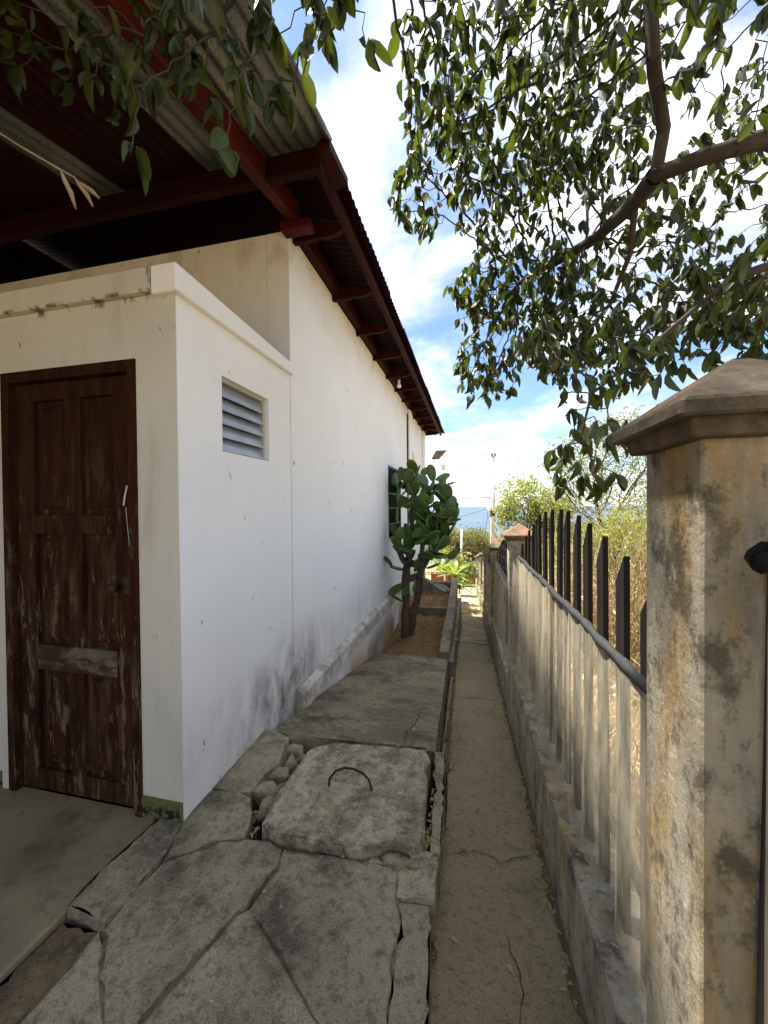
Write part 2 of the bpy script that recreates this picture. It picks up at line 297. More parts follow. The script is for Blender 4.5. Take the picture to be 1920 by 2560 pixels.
MAT['drygr'] = leafmat('dry_grass', (0.44, 0.34, 0.16), (0.42, 0.33, 0.17), (0.5, 0.38, 0.17), 0.3, rough=0.8)
MAT['dryst'] = leafmat('dry_stems', (0.34, 0.26, 0.13), (0.34, 0.26, 0.13), (0.4, 0.3, 0.15), 0.2, rough=0.8)
MAT['palem'] = M('pale_metal', (0.62, 0.63, 0.63), (0.52, 0.53, 0.53), 6, rough=0.5, bump=0)
MAT['pole'] = M('pole_concrete', (0.48, 0.46, 0.42), (0.40, 0.38, 0.35), 3, rough=0.9, bump=30, bstr=0.3)
MAT['panel'] = M('solar_cells', (0.06, 0.055, 0.055), (0.09, 0.08, 0.075), 4, rough=0.5, bump=0)
MAT['brick'] = M('red_brown_wall', (0.22, 0.085, 0.05), (0.16, 0.06, 0.04), 2, rough=0.9)
MAT['bulb'] = M('white_glass', (0.85, 0.84, 0.80), (0.80, 0.79, 0.75), 5, rough=0.15, bump=0, spec=0.6)
MAT['tile'] = M('terracotta', (0.45, 0.16, 0.08), (0.36, 0.12, 0.06), 2, rough=0.9)
def netmat():
    t = NT('shade_net')
    d = t.n('ShaderNodeBsdfDiffuse'); d.inputs[0].default_value = (0.50, 0.45, 0.34, 1)
    tr = t.n('ShaderNodeBsdfTranslucent'); tr.inputs[0].default_value = (0.52, 0.46, 0.33, 1)
    a = t.n('ShaderNodeMixShader'); a.inputs[0].default_value = 0.4; t.l(d.outputs[0], a.inputs[1]); t.l(tr.outputs[0], a.inputs[2])
    tp = t.n('ShaderNodeBsdfTransparent'); mx = t.n('ShaderNodeMixShader')
    t.l(t.ramp(t.noise(26, 4, (1, 1, 0.25)), -0.2, 1.35), mx.inputs[0]); t.l(tp.outputs[0], mx.inputs[1]); t.l(a.outputs[0], mx.inputs[2])
    return t.done(mx.outputs[0])
MAT['net'] = netmat()
def seamat():
    t = NT('sea_water')
    col = t.mix(t.ramp(t.noise(0.004, 6, (0.15, 1, 1)), 0.35, 0.65), (0.060, 0.092, 0.125), (0.068, 0.102, 0.135))
    return t.done(t.bsdf(col, 0.6, 0, 0.15))
MAT['sea'] = seamat()

# ------------------------------------------------------------------ setting: terrain, sea
def gz(y): return -1.46 - 0.145*y
def apx(y): return -0.125 - 0.0216*y           # left edge of the path
def fx(y): return 0.357 - 0.0115*y             # path face of the fence
def ground():
    g = G(); xs = [-900, -300, -100, -40, -15, -6, -2, 0.0, 0.6, 1.2, 2, 3, 4.5, 7, 12, 25, 60, 200, 900]
    ys = [-60, -20, -6, -2, 0, 1, 2, 3, 4, 5, 6, 8, 10, 12, 15, 19, 24, 30, 40, 60, 100, 180, 300, 430, 520]
    rows = []
    for y in ys:
        r = []
        for x in xs:
            z = gz(y) if y > -6 else gz(-6)
            z -= 0.14 if x < 0.4 else 0.0
            if x > 0.4: z += 0.05*math.sin(x*1.7+y*0.9)
            if y > 15: z += 0.0
            r.append((x, y, max(z, -75)))
        rows.append(r)
    o = g.grid(rows).build('ground', MAT['field'], smooth=True); tag(o, kind='structure')
ground()
o = G().grid([[(-30000, 380, -60), (30000, 380, -60)], [(-30000, 32000, -60), (30000, 32000, -60)]]).build('sea', MAT['sea']); tag(o, kind='structure')

# ------------------------------------------------------------------ porch floor, path, apron
o = G().box((-6, -2.2, -1.75), (-1.475, 1.56, -1.48)).build('porch_floor', MAT['floor'], bevel=0.01); tag(o, kind='structure')
path = tag(bpy.data.objects.new('path', None), kind='structure'); C.objects.link(path); path.location = (0.1, 0, gz(0)); bpy.context.view_layer.update()
pb = [-2.0, 2.9, 7.2, 10.9, 14.7, 19.5, 26]
for i in range(len(pb)-1):
    a, b = pb[i], pb[i+1]-0.012; dz = -0.012*(i % 2); rows = []
    for k in range(13):
        y = a + (b-a)*k/12; row = []
        for j in range(9):
            x = apx(y)-0.06 + (fx(y)+0.03-apx(y)+0.06)*j/8
            row.append((x, y, gz(y)+dz + 0.004*math.sin(3*y+2*x+i) - 0.010*abs(j/4-1)**3))
        rows.append(row)
    g = G().grid(rows); n = len(g.v)
    g.add([(apx(a)-.06, a, gz(a)-.1), (fx(a)+.03, a, gz(a)-.1), (fx(a)+.03, a, gz(a)+dz-.012), (apx(a)-.06, a, gz(a)+dz-.012)], [(0, 1, 2, 3)])
    g.build('path_slab', MAT['pathm'], path, smooth=False)
def piece(name, pts, top, thick, mat, parent, tilt=(0, 0), inset=0.006, jit=0.006, seed=0, bev=0.007, zf=None, up=0.0):
    """an irregular flat piece of cast concrete: outline in plan, roughened edge, worn arris"""
    r = random.Random(seed+len(pts)); out = []
    cx = sum(p[0] for p in pts)/len(pts); cy = sum(p[1] for p in pts)/len(pts)
    for i, p in enumerate(pts):
        q = pts[(i+1) % len(pts)]; L = math.hypot(q[0]-p[0], q[1]-p[1]); n = max(1, int(L/0.035))
        ex, ey = ((q[0]-p[0])/L, (q[1]-p[1])/L) if L > 1e-6 else (1, 0)
        for k in range(n):
            t = k/n; j = r.gauss(0, jit) if k else r.gauss(0, jit*0.3)
            out.append((p[0]+(q[0]-p[0])*t - ey*j, p[1]+(q[1]-p[1])*t + ex*j))
    area = sum(out[i][0]*out[(i+1) % len(out)][1]-out[(i+1) % len(out)][0]*out[i][1] for i in range(len(out)))
    if area < 0: out.reverse()
    n = len(out); res = []
    for i, p in enumerate(out):
        a = out[i-1]; b = out[(i+1) % n]; dx_, dy_ = b[0]-a[0], b[1]-a[1]; L = math.hypot(dx_, dy_) or 1
        cut = inset + (r.uniform(0.003, 0.013) if r.random() < 0.16 and jit > 0.004 else 0)
        res.append((p[0]-dy_/L*cut, p[1]+dx_/L*cut))
    def zt(x, y): return (zf(x, y) if zf else top + tilt[0]*(x-cx) + tilt[1]*(y-cy))
    bm = bmesh.new()
    bot = [bm.verts.new((x, y, zt(x, y)-thick)) for x, y in res]
    topv = []
    for i, (x, y) in enumerate(res):
        topv.append(bm.verts.new((x, y, zt(x, y)-bev*1.2 + r.gauss(0, 0.0012))))
    inn = []
    for i, p in enumerate(res):
        a = res[i-1]; b = res[(i+1) % n]; dx_, dy_ = b[0]-a[0], b[1]-a[1]; L = math.hypot(dx_, dy_) or 1
        e = bev*(0.6+1.2*r.random()); x, y = p[0]-dy_/L*e, p[1]+dx_/L*e
        inn.append(bm.verts.new((x, y, zt(x, y))))
    for i in range(n):
        j = (i+1) % n
        bm.faces.new((bot[i], bot[j], topv[j], topv[i])); bm.faces.new((topv[i], topv[j], inn[j], inn[i]))
    f = bm.faces.new(inn); bm.faces.new(bot[::-1])
    bmesh.ops.triangulate(bm, faces=[f], ngon_method='EAR_CLIP')
    m = bpy.data.meshes.new(name); bm.to_mesh(m); bm.free(); m.materials.append(mat)
    return link(bpy.data.objects.new(name, m), parent)
MAT['base'] = M('dark_rubble', (0.05, 0.038, 0.026), (0.03, 0.024, 0.017), 9, bump=60, bstr=1, rough=1)
MAT['edgesoil'] = M('edge_soil', (0.17, 0.125, 0.075), (0.10, 0.075, 0.045), 12, bump=60, bstr=1, rough=1)
apron = tag(bpy.data.objects.new('pavement', None), kind='structure'); C.objects.link(apron); apron.location = (-0.75, 1.6, -1.6); bpy.context.view_layer.update()
PZ = {
 'strip_up': [(-1.455,1.56),(-1.34,1.56),(-1.313,1.5),(-1.272,1.325),(-1.282,1.133),(-1.287,1.09),(-1.412,1.09),(-1.468,1.10)],
 'strip_low': [(-1.467,1.08),(-1.316,1.085),(-1.299,0.982),(-1.304,0.84),(-1.296,0.3),(-1.30,-1.0),(-1.467,-1.0)],
 'tri': [(-1.281,1.065),(-1.089,0.913),(-0.988,0.836),(-0.958,0.75),(-0.95,0.2),(-1.27,0.1),(-1.27,0.78),(-1.266,0.957)],
 'big_left': [(-1.26,1.332),(-1.095,1.469),(-0.918,1.508),(-0.809,1.489),(-0.786,1.419),(-0.826,1.289),(-0.855,1.214),(-0.877,1.113),(-0.925,0.991),(-0.943,0.91),(-0.939,0.854),(-0.99,0.835),(-1.089,0.915),(-1.268,1.068),(-1.278,1.129)],
 'mid': [(-0.803,1.497),(-0.705,1.497),(-0.486,1.513),(-0.308,1.525),(-0.294,1.397),(-0.26,1.328),(-0.264,1.167),(-0.246,1.01),(-0.30,0.905),(-0.395,0.977),(-0.536,1.072),(-0.658,1.162),(-0.774,1.223),(-0.804,1.244),(-0.804,1.346),(-0.775,1.398)],
 'mid2': [(-0.807,1.248),(-0.664,1.165),(-0.542,1.074),(-0.40,0.975),(-0.304,0.90),(-0.247,1.0),(-0.24,0.45),(-0.24,0.1),(-0.95,0.1),(-0.96,0.75),(-0.937,0.909),(-0.905,1.035),(-0.871,1.119),(-0.852,1.21)],
 'right': [(-0.286,1.392),(-0.165,1.406),(-0.131,1.04),(-0.115,0.1),(-0.232,0.1),(-0.238,0.55),(-0.243,1.01),(-0.261,1.167),(-0.257,1.328)],
 'corner': [(-0.304,1.525),(-0.213,1.634),(-0.152,1.605),(-0.148,1.42),(-0.288,1.405)],
 'wallp': [(-1.323,1.505),(-1.323,1.71),(-1.183,1.738),(-1.102,1.718),(-1.043,1.636),(-1.005,1.501),(-1.098,1.473),(-1.262,1.335)],
 'sliver': [(-1.323,1.72),(-1.323,2.24),(-1.258,2.256),(-1.138,2.208),(-1.09,1.99),(-1.115,1.88),(-1.13,1.76),(-1.182,1.733)],
 'curb': [(-0.235,2.307),(-0.170,2.311),(-0.148,1.62),(-0.19,1.62),(-0.205,1.954)]}
tops = dict(strip_up=-1.462, strip_low=-1.505, tri=-1.474, big_left=-1.469, mid=-1.472, mid2=-1.4745, right=-1.482, corner=-1.472, wallp=-1.462, sliver=-1.452, curb=-1.478)
tilts = dict(big_left=(0.005, 0.004), mid=(-0.004, 0.003), mid2=(0.003, -0.004), tri=(0.01, 0.01), wallp=(-0.04, 0.03), sliver=(-0.05, 0.02), corner=(0.03, -0.05))
MAT['mud'] = concrete('earthy_screed', (0.30, 0.20, 0.095), (0.21, 0.14, 0.07), pale=(0.40, 0.33, 0.22))
mats = dict(strip_low=MAT['mud'])
for i, (k, p) in enumerate(PZ.items()):
    piece('concrete_slab', p, tops[k], 0.16, mats.get(k, MAT['slab']), apron, tilts.get(k, (0, 0)), seed=i*13, inset=-0.001 if k != 'strip_low' else 0.0, jit=0.0055, bev=0.0018)
def farz(x, y): return -1.452 - 0.188*(y-2.25) if y > 2.25 else -1.452
piece('concrete_slab', [(-1.29,2.262),(-1.13,2.215),(-0.855,2.262),(-0.561,2.272),(-0.271,2.295),(-0.222,2.31),(-0.265,3.4),(-0.327,5.02),(-0.9,5.04),(-1.29,5.08)], 0, 0.6, MAT['slabdark'], apron, zf=farz, seed=91, bev=0.012)
G().box((-1.33, -1.0, -1.80), (-0.16, 2.30, -1.585)).build('rubble_base', MAT['base'], apron)
for q in ((-1.31, -2.0, -1.72, -0.118, 0.1),):
    G().box((-1.30, -2.0, -1.75), (-0.118, 0.09, -1.478)).build('concrete_slab', MAT['slab'], apron, bevel=0.006)
def ribbon(name, pts, wd, zf, mat, parent, seed, rough=0.35):
    r = random.Random(seed); L = []
    for i in range(len(pts)-1):
        for k in range(7):
            t = k/7; L.append((pts[i][0]*(1-t)+pts[i+1][0]*t, pts[i][1]*(1-t)+pts[i+1][1]*t))
    L.append(pts[-1]); rows = []
    for i, p in enumerate(L):
        a, b = L[max(i-1, 0)], L[min(i+1, len(L)-1)]; dx_, dy_ = b[0]-a[0], b[1]-a[1]; q = math.hypot(dx_, dy_) or 1
        j = r.gauss(0, 0.005) if rough < 1 else 0; w1 = wd*max(0.15, r.gauss(1, rough if rough < 1 else 0.5)); w2 = wd*max(0.15, r.gauss(1, rough if rough < 1 else 0.5))
        e = min(1, i/3, (len(L)-1-i)/3) if rough < 1 else 1
        x, y = p[0]-dy_/q*j, p[1]+dx_/q*j
        A_ = (x-dy_/q*w1*e, y+dx_/q*w1*e); B_ = (x+dy_/q*w2*e, y-dx_/q*w2*e); rows.append([(A_[0], A_[1], zf(*A_)), (B_[0], B_[1], zf(*B_))])
    return G().grid(rows).build(name, mat, parent)
for i, (pts, w_) in enumerate([([(-0.42,2.30),(-0.44,2.5),(-0.40,2.72),(-0.41,2.95)], 0.004), ([(-0.36,2.30),(-0.40,2.42)], 0.003), ([(-1.2,2.5),(-0.9,2.62),(-0.75,2.6)], 0.0022), ([(-0.9,3.6),(-0.5,3.5),(-0.31,3.55)], 0.003)]):
    ribbon('crack', pts, w_, lambda x, y: farz(x, y)+0.0012, MAT['base'], apron, 300+i)
for i, (pts, w_) in enumerate([([(-0.12,0.62),(0.05,0.72),(0.2,0.66),(0.33,0.70)], 0.003), ([(-0.16,1.9),(0.0,1.98),(0.12,1.93),(0.34,2.05)], 0.0022), ([(0.1,1.05),(0.16,1.35),(0.11,1.6)], 0.0018), ([(-0.22,4.2),(0.05,4.27),(0.3,4.2)], 0.004)]):
    ribbon('crack', pts, w_, lambda x, y: gz(y)+0.0055, MAT['base'], path, 320+i)
for sd in (0, 1):
    pts = [((fx(y)-0.002 if sd else apx(y)-0.012), y) for y in [0.2+0.35*k for k in range(31)]]
    ribbon('edge_dirt', pts, 0.015, lambda x, y: gz(y)+0.0035, MAT['edgesoil'], path, 340+sd, 1)  # ragged brown strip along each path edge
# inspection cover
lid = thing('inspection_cover', (-0.58, 1.85, -1.52), 'thick square concrete pit cover with a bent rusty iron handle', 'cover')
LP = [(-0.954,1.562),(-0.963,1.799),(-0.955,2.093),(-0.842,2.175),(-0.55,2.21),(-0.269,2.22),(-0.243,2.159),(-0.225,1.854),(-0.209,1.575),(-0.345,1.573),(-0.464,1.523),(-0.581,1.518),(-0.757,1.515),(-0.889,1.522)]
piece('cover_slab', LP, -1.426, 0.150, MAT['lid'], lid, (0.012, 0.018), inset=0.006, jit=0.007, seed=5, bev=0.005)
hp = [(-0.728, 1.836, -1.44), (-0.727, 1.845, -1.395), (-0.700, 1.86, -1.362), (-0.655, 1.872, -1.346), (-0.605, 1.874, -1.347), (-0.555, 1.868, -1.358), (-0.522, 1.858, -1.378), (-0.507, 1.85, -1.41), (-0.503, 1.848, -1.445)]
G().tube(hp, 0.0062, 8).build('handle', MAT['rust'], lid, smooth=True)
def rock(name, c, r, mat, seed, sq=(1, 1, 0.75)):
    rr = random.Random(seed); bm = bmesh.new()
    for k in range(15):
        d = Vector((rr.gauss(0, 1), rr.gauss(0, 1), rr.gauss(0, 1))).normalized()*rr.uniform(0.75, 1.12)
        bm.verts.new((d.x*r*sq[0], d.y*r*sq[1], d.z*r*sq[2]))
    h = bmesh.ops.convex_hull(bm, input=list(bm.verts))
    bmesh.ops.delete(bm, geom=[e for e in h['geom_interior'] if isinstance(e, bmesh.types.BMVert)], context='VERTS')
    m = bpy.data.meshes.new(name); bm.to_mesh(m); bm.free(); m.materials.append(mat)
    o = bpy.data.objects.new(name, m); C.objects.link(o); o.location = c; return o
rk = [((-1.085,2.160,-1.50),0.062),((-1.028,2.055,-1.495),0.080),((-1.085,1.945,-1.49),0.070),((-1.012,1.885,-1.495),0.066),((-1.082,1.815,-1.49),0.082),((-1.020,1.725,-1.495),0.070),((-1.005,2.150,-1.515),0.045)]
rl = ['broken concrete chunk at the wall end of the crack beside the pit cover', 'large broken chunk wedged along the edge of the pit cover', 'angular grey chunk between wall strip and pit cover', 'rounded grey rubble chunk touching the pit cover edge', 'pale broken chunk lying against the cracked wall strip', 'dark rubble chunk at the near corner of the pit cover', 'smallest rubble chunk beside the back corner of the pit cover']
for i, (c, r) in enumerate(rk):
    tag(rock('rubble_chunk', (c[0], c[1], c[2]-0.012), r*1.05, MAT['slabdark'], 40+i, ((1.25, 0.85, 0.75), (0.9, 1.2, 0.7))[i % 2]), rl[i], 'rubble', 'rubble chunks in the gap beside the pit cover')
for i, (c, r) in enumerate([((-0.33,1.545,-1.475),0.045), ((-0.40,1.525,-1.478),0.030), ((-0.27,1.55,-1.474),0.034)]):
    tag(rock('rubble_chunk', c, r, MAT['slab'], 70+i, (1.5, 1, 0.5)), ['largest crumbled flake of concrete at the front lip of the pit cover', 'smallest crumb of concrete at the front lip of the pit cover', 'crumbled flake beside the front right corner of the pit cover'][i], 'rubble', 'crumbs at the cover lip')

# ------------------------------------------------------------------ house
HX = -1.325
house = thing('house', (-2.5, 5, -2.3), 'white plastered house with red corrugated eaves and a lower annex', 'house')
def wall_yz(x0, x1, y0, y1, z0, z1, hole=None):
    g = G()
    if hole is None: return g.box((x0, y0, z0), (x1, y1, z1))
    a, b, c, d = hole
    g.box((x0, y0, z0), (x1, a, z1)); g.box((x0, b, z0), (x1, y1, z1)); g.box((x0, a, z0), (x1, b, c)); g.box((x0, a, d), (x1, b, z1)); return g
def frame_yz(x0, x1, y0, y1, z0, z1, hole):
    # one seamless sheet with an opening (front face at x1) plus reveal
    a, b, c, d = hole
    v = [(x1,y0,z0),(x1,y1,z0),(x1,y1,z1),(x1,y0,z1),(x1,a,c),(x1,b,c),(x1,b,d),(x1,a,d),(x0,a,c),(x0,b,c),(x0,b,d),(x0,a,d),(x0,y0,z0),(x0,y1,z0),(x0,y1,z1),(x0,y0,z1)]
    f = [(0,1,5,4),(1,2,6,5),(2,3,7,6),(3,0,4,7),(4,5,9,8),(5,6,10,9),(6,7,11,10),(7,4,8,11),(0,12,13,1),(1,13,14,2),(2,14,15,3),(3,15,12,0),(12,8,9,13),(13,9,10,14),(14,10,11,15),(15,11,8,12)]
    return G().add(v, f)
frame_yz(HX-0.18, HX, 2.655, 10.60, -2.9, 2.06, (6.03, 7.11, -0.52, 0.672)).build('wall', MAT['wall'], house)
G().box((-5.0, 2.655, -2.0), (HX-0.183, 2.83, 2.058)).build('front_wall', MAT['wall'], house)
G().box((-5.0, 10.40, -3.2), (HX-0.183, 10.58, 2.215)).build('end_wall', MAT['wall'], house)
G().box((-5.2, -2.0, -1.8), (-5.003, 10.58, 3.08)).build('far_side_wall', MAT['redsheet'], house)  # added far left to darken the porch; its dark colour stands for shade
# annex: side wall with louvre opening, front wall with doorway, roof slab, coping band
frame_yz(HX-0.15, HX, 1.52, 2.651, -1.8, 1.0, (1.845, 2.335, 0.311, 0.722)).build('annex_side_wall', MAT['wall'], house)
def frame_xz(y0, y1, x0, x1, z0, z1, a, b, d):
    # doorway open at the bottom
    v = [(x0,y0,z0),(a,y0,z0),(a,y0,d),(b,y0,d),(b,y0,z0),(x1,y0,z0),(x1,y0,z1),(x0,y0,z1)]
    v += [(x, y1, z) for x, _, z in v]
    f = [(0,1,2,7),(2,3,6,7),(3,4,5,6),(1,9,10,2),(2,10,11,3),(3,11,12,4),(0,7,15,8),(7,6,14,15),(8,15,10,9),(15,14,11,10),(14,13,12,11)]
    return G().add(v, f)
frame_xz(1.52, 1.66, -5.0, HX-0.153, -1.8, 1.0, -2.40, -1.553, 0.712).build('annex_front_wall', MAT['cream'], house)
G().box((HX-0.1525, 1.5175, -1.8), (HX-0.001, 1.5195, 1.0)).build('wall_return', MAT['cream'], house)
G().box((-5.0, 1.66, 0.9), (HX-0.153, 2.652, 0.995)).build('annex_roof', MAT['inner'], house)
band = G().box((-5.0, 1.487, 1.002), (HX-0.11, 1.60, 1.112)).build('coping', MAT['cream'], house, bevel=0.004)
G().hexa([(HX-0.107,1.487,0.985),(HX+0.033,1.487,0.985),(HX+0.033,2.652,0.985),(HX-0.107,2.652,0.985),(HX-0.107,1.487,1.113),(HX+0.028,1.487,1.113),(HX+0.028,2.652,1.068),(HX-0.107,2.652,1.068)]).build('coping', MAT['wall'], house, bevel=0.005)
G().box((HX-0.228, 1.5130, -1.5), (HX-0.001, 1.5172, -1.372)).build('skirting', MAT['green'], house)
G().box((-5.0, 1.5145, -1.5), (-2.455, 1.5190, -1.388)).build('skirting', MAT['green'], house)
# plinth ledge with sloped top
def ledge(y0, y1):
    x0, x1 = HX-0.01, HX+0.062
    pr = [(x0, -1.56), (x1, -1.56), (x1, -1.425), (x0+0.02, -1.385)]
    v = [(x, y0, z) for x, z in pr] + [(x, y1, z) for x, z in pr]
    return G().add(v, [(0,1,2,3),(7,6,5,4),(0,4,5,1),(1,5,6,2),(2,6,7,3),(3,7,4,0)])
ledge(2.69, 10.60).build('plinth_ledge', MAT['ledge'], house)
G().box((HX-0.01, 2.70, -2.9), (HX+0.035, 10.58, -1.562)).build('footing_wall', MAT['wall'], house)
G().box((HX-0.003, 7.88, -1.40), (HX+0.055, 8.22, 2.02)).build('pilaster', MAT['wall'], house, bevel=0.006)
G().box((HX-0.003, 10.22, -1.40), (HX+0.05, 10.64, 2.02)).build('pilaster', MAT['wall'], house, bevel=0.006)
G().tube([(HX+0.012, 7.86, -1.4), (HX+0.012, 7.86, 1.92)], 0.014, 8).build('conduit', MAT['dark'], house, smooth=True)
G().tube([(HX+0.01, 8.3, 1.25), (HX+0.01, 8.55, 1.20), (HX+0.01, 8.8, 1.05), (HX+0.01, 9.15, 0.96), (HX+0.01, 9.5, 0.80), (HX+0.01, 9.75, 0.55), (HX+0.01, 9.8, 0.2), (HX+0.01, 9.8, -1.3)], 0.035, 6).build('panel_moulding', MAT['wall'], house, smooth=True)
# vertical hairline joint between annex and main wall
G().box((HX-0.02, 2.6505, -1.42), (HX+0.0012, 2.6545, 0.98)).build('joint', MAT['inner'], house)
# louvre window
lw = G()
a, b, c, d = 1.845, 2.335, 0.311, 0.722
for (y0, y1, z0, z1) in ((a, a+0.016, c, d), (b-0.022, b, c, d), (a+0.016, b-0.022, d-0.018, d), (a+0.016, b-0.022, c, c+0.014)):
    lw.box((HX-0.10, y0, z0), (HX-0.028, y1, z1))
win = lw.build('louvre_window', MAT['alufr'], house)
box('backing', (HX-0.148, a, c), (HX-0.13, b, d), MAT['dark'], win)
for i in range(5):
    z1 = d-0.022-i*0.0752; xo, xi = HX-0.026, HX-0.064
    G().hexa([(xi, a+0.018, z1-0.004), (xo, a+0.018, z1-0.082), (xo, b-0.024, z1-0.082), (xi, b-0.024, z1-0.004), (xi+0.004, a+0.018, z1), (xo+0.004, a+0.018, z1-0.078), (xo+0.004, b-0.024, z1-0.078), (xi+0.004, b-0.024, z1)]).build('louvre_slat', MAT['alu'], win)
# barred window
gw = G()
a, b, c, d = 6.03, 7.11, -0.52, 0.672
for (y0, y1, z0, z1) in ((a, a+0.03, c, d), (b-0.03, b, c, d), (a+0.03, b-0.03, d-0.03, d), (a+0.03, b-0.03, c, c+0.03)):
    gw.box((HX-0.09, y0, z0), (HX+0.004, y1, z1))
gwin = gw.build('barred_window', MAT['black'], house)
box('pane', (HX-0.17, a, c), (HX-0.15, b, d), MAT['dark'], gwin)  # dark sheet standing in for the unlit room behind the bars
for i in range(11):
    y = a+0.03+(b-a-0.06)*(i+0.5)/11
    G().tube([(HX-0.012, y, c+0.02), (HX-0.012, y, d-0.02)], 0.011, 6).build('bar', MAT['black'], gwin, smooth=True)
for z in (-0.28, -0.02, 0.22, 0.46): box('cross_bar', (HX-0.024, a+0.03, z-0.008), (HX-0.002, b-0.03, z+0.008), MAT['black'], gwin)
# door
DY = 1.548
dz0, dz1 = -1.47, 0.712
fr = G(); fr.box((-2.40, 1.512, -1.48), (-2.352, 1.60, dz1)); fr.box((-1.600, 1.512, -1.48), (-1.553, 1.60, dz1)); fr.box((-2.352, 1.512, dz1-0.055), (-1.600, 1.60, dz1))
door = fr.build('door', MAT['door'], house, bevel=0.002)
xs = [-2.350, -2.235, -2.025, -1.930, -1.725, -1.602]
zs = [(-1.365, -0.835), (-0.705, -0.125), (-0.025, 0.565)]
def dpart(n, x0, x1, z0, z1, y=DY, th=0.035, m='door', bev=0.003): return G().box((x0, y, z0), (x1, y+th, z1)).build(n, MAT[m], door, bevel=bev)
dpart('stile', xs[0], xs[1], dz0, 0.655); dpart('stile', xs[4], xs[5], dz0, 0.655)
dpart('rail', xs[1], xs[4], dz0, zs[0][0]); dpart('rail', xs[1], xs[4], zs[0][1], zs[1][0], m='doorpale'); dpart('rail', xs[1], xs[4], zs[1][1], zs[2][0], y=DY-0.004, th=0.039); dpart('rail', xs[1], xs[4], zs[2][1], 0.655)
for z0, z1 in zs:
    dpart('mullion', xs[2], xs[3], z0, z1)
    for x0, x1 in ((xs[1], xs[2]), (xs[3], xs[4])):
        # raised and fielded panel
        p = [(x0, z0), (x1, z0), (x1, z1), (x0, z1)]; s_ = 0.030; q = [(x0+s_, z0+s_), (x1-s_, z0+s_), (x1-s_, z1-s_), (x0+s_, z1-s_)]
        s2 = 0.046; r2 = [(x0+s2, z0+s2), (x1-s2, z0+s2), (x1-s2, z1-s2), (x0+s2, z1-s2)]
        v = [(x, DY+0.024, z) for x, z in p] + [(x, DY+0.022, z) for x, z in q] + [(x, DY+0.010, z) for x, z in r2]
        G().add(v, [(0,1,5,4),(1,2,6,5),(2,3,7,6),(3,0,4,7),(4,5,9,8),(5,6,10,9),(6,7,11,10),(7,4,8,11),(8,9,10,11)]).build('panel', MAT['door'], door)
kn = G().tube([(-1.70, DY+0.002, -0.38), (-1.70, DY-0.03, -0.38), (-1.70, DY-0.034, -0.38), (-1.70, DY-0.052, -0.38), (-1.70, DY-0.058, -0.38)], [0.012, 0.012, 0.024, 0.026, 0.014], 12).build('knob', MAT['rust'], door, smooth=True)
box('lock_plate', (-1.675, DY-0.003, -0.415), (-1.615, DY+0.001, -0.335), MAT['rust'], door)
G().tube([(-1.640, DY-0.004, 0.115), (-1.655, DY-0.006, 0.05), (-1.660, DY-0.006, 0.018)], 0.005, 5).build('cord', MAT['palem'], door)
G().tube([(-1.650, DY-0.004, 0.010), (-1.640, DY-0.004, -0.10), (-1.628, DY-0.004, -0.21)], 0.0016, 4).build('cord', MAT['palem'], door)
for z in (-1.21, -0.45): box('hinge', (-2.362, 1.508, z-0.055), (-2.344, 1.5115, z+0.055), MAT['black'], door)
box('dark_room', (-2.40, 1.62, -1.48), (-1.553, 1.64, dz1), MAT['dark'], house)

# ---- roofs
def corr(x0, x1, y0, y1, zf, along, mat, parent, name='roofing_sheet', wl=0.076, amp=0.010, th=0.0014):
    """corrugated sheet; ribs run along the given axis"""
    g = G(); n = max(8, int(round((x1-x0 if along == 'y' else y1-y0)/wl*8)))
    for s in (0, 1):
        rows = []
        for e in range(4):
            row = []
            for k in range(n+1):
                if along == 'y': x = x0+(x1-x0)*k/n; y = y0+(y1-y0)*e/3; ph = x
                else: y = y0+(y1-y0)*k/n; x = x0+(x1-x0)*e/3; ph = y
                row.append((x, y, zf(x, y)+amp*math.cos(2*math.pi*ph/wl)+s*th))
            rows.append(row)
        b = len(g.v); g.grid(rows)
    o = g.build(name, mat, parent, smooth=True)
    return o
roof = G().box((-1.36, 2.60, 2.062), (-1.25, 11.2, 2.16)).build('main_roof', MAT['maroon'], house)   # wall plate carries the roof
def mz(x, y): return 2.115 + 0.24*(-0.79-x)
y = 2.236; i = 0
while y < 11.25:
    y1 = min(y+0.76, 11.3)
    corr(-6.6, -0.79+0.006*math.sin(i*2.3), y, y1+0.03, lambda x, yy, j=i: mz(x, yy)+0.0022*(j % 2), 'x', MAT['redsheet'], roof); y = y1; i += 1
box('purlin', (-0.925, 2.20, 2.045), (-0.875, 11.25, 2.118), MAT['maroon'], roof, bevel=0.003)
def joist(y):
    # tail with a stepped ogee end, cut from one plank
    pr = [(-1.5, 2.01), (-1.13, 2.01), (-1.125, 2.025), (-1.06, 2.012), (-1.0, 2.020), (-0.955, 2.035), (-0.925, 2.055), (-0.915, 2.075), (-0.925, 2.092), (-1.5, 2.20)]
    n = len(pr); v = [(x, y-0.02, z) for x, z in pr] + [(x, y+0.02, z) for x, z in pr]
    f = [tuple(range(n)), tuple(range(2*n-1, n-1, -1))] + [(i, i+n, (i+1) % n+n, (i+1) % n) for i in range(n)]
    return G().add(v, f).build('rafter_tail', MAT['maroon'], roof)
for y in (2.74, 3.58, 4.36, 5.14, 5.93, 6.62, 7.32, 8.02, 8.75, 9.5, 10.2, 10.9): joist(y)
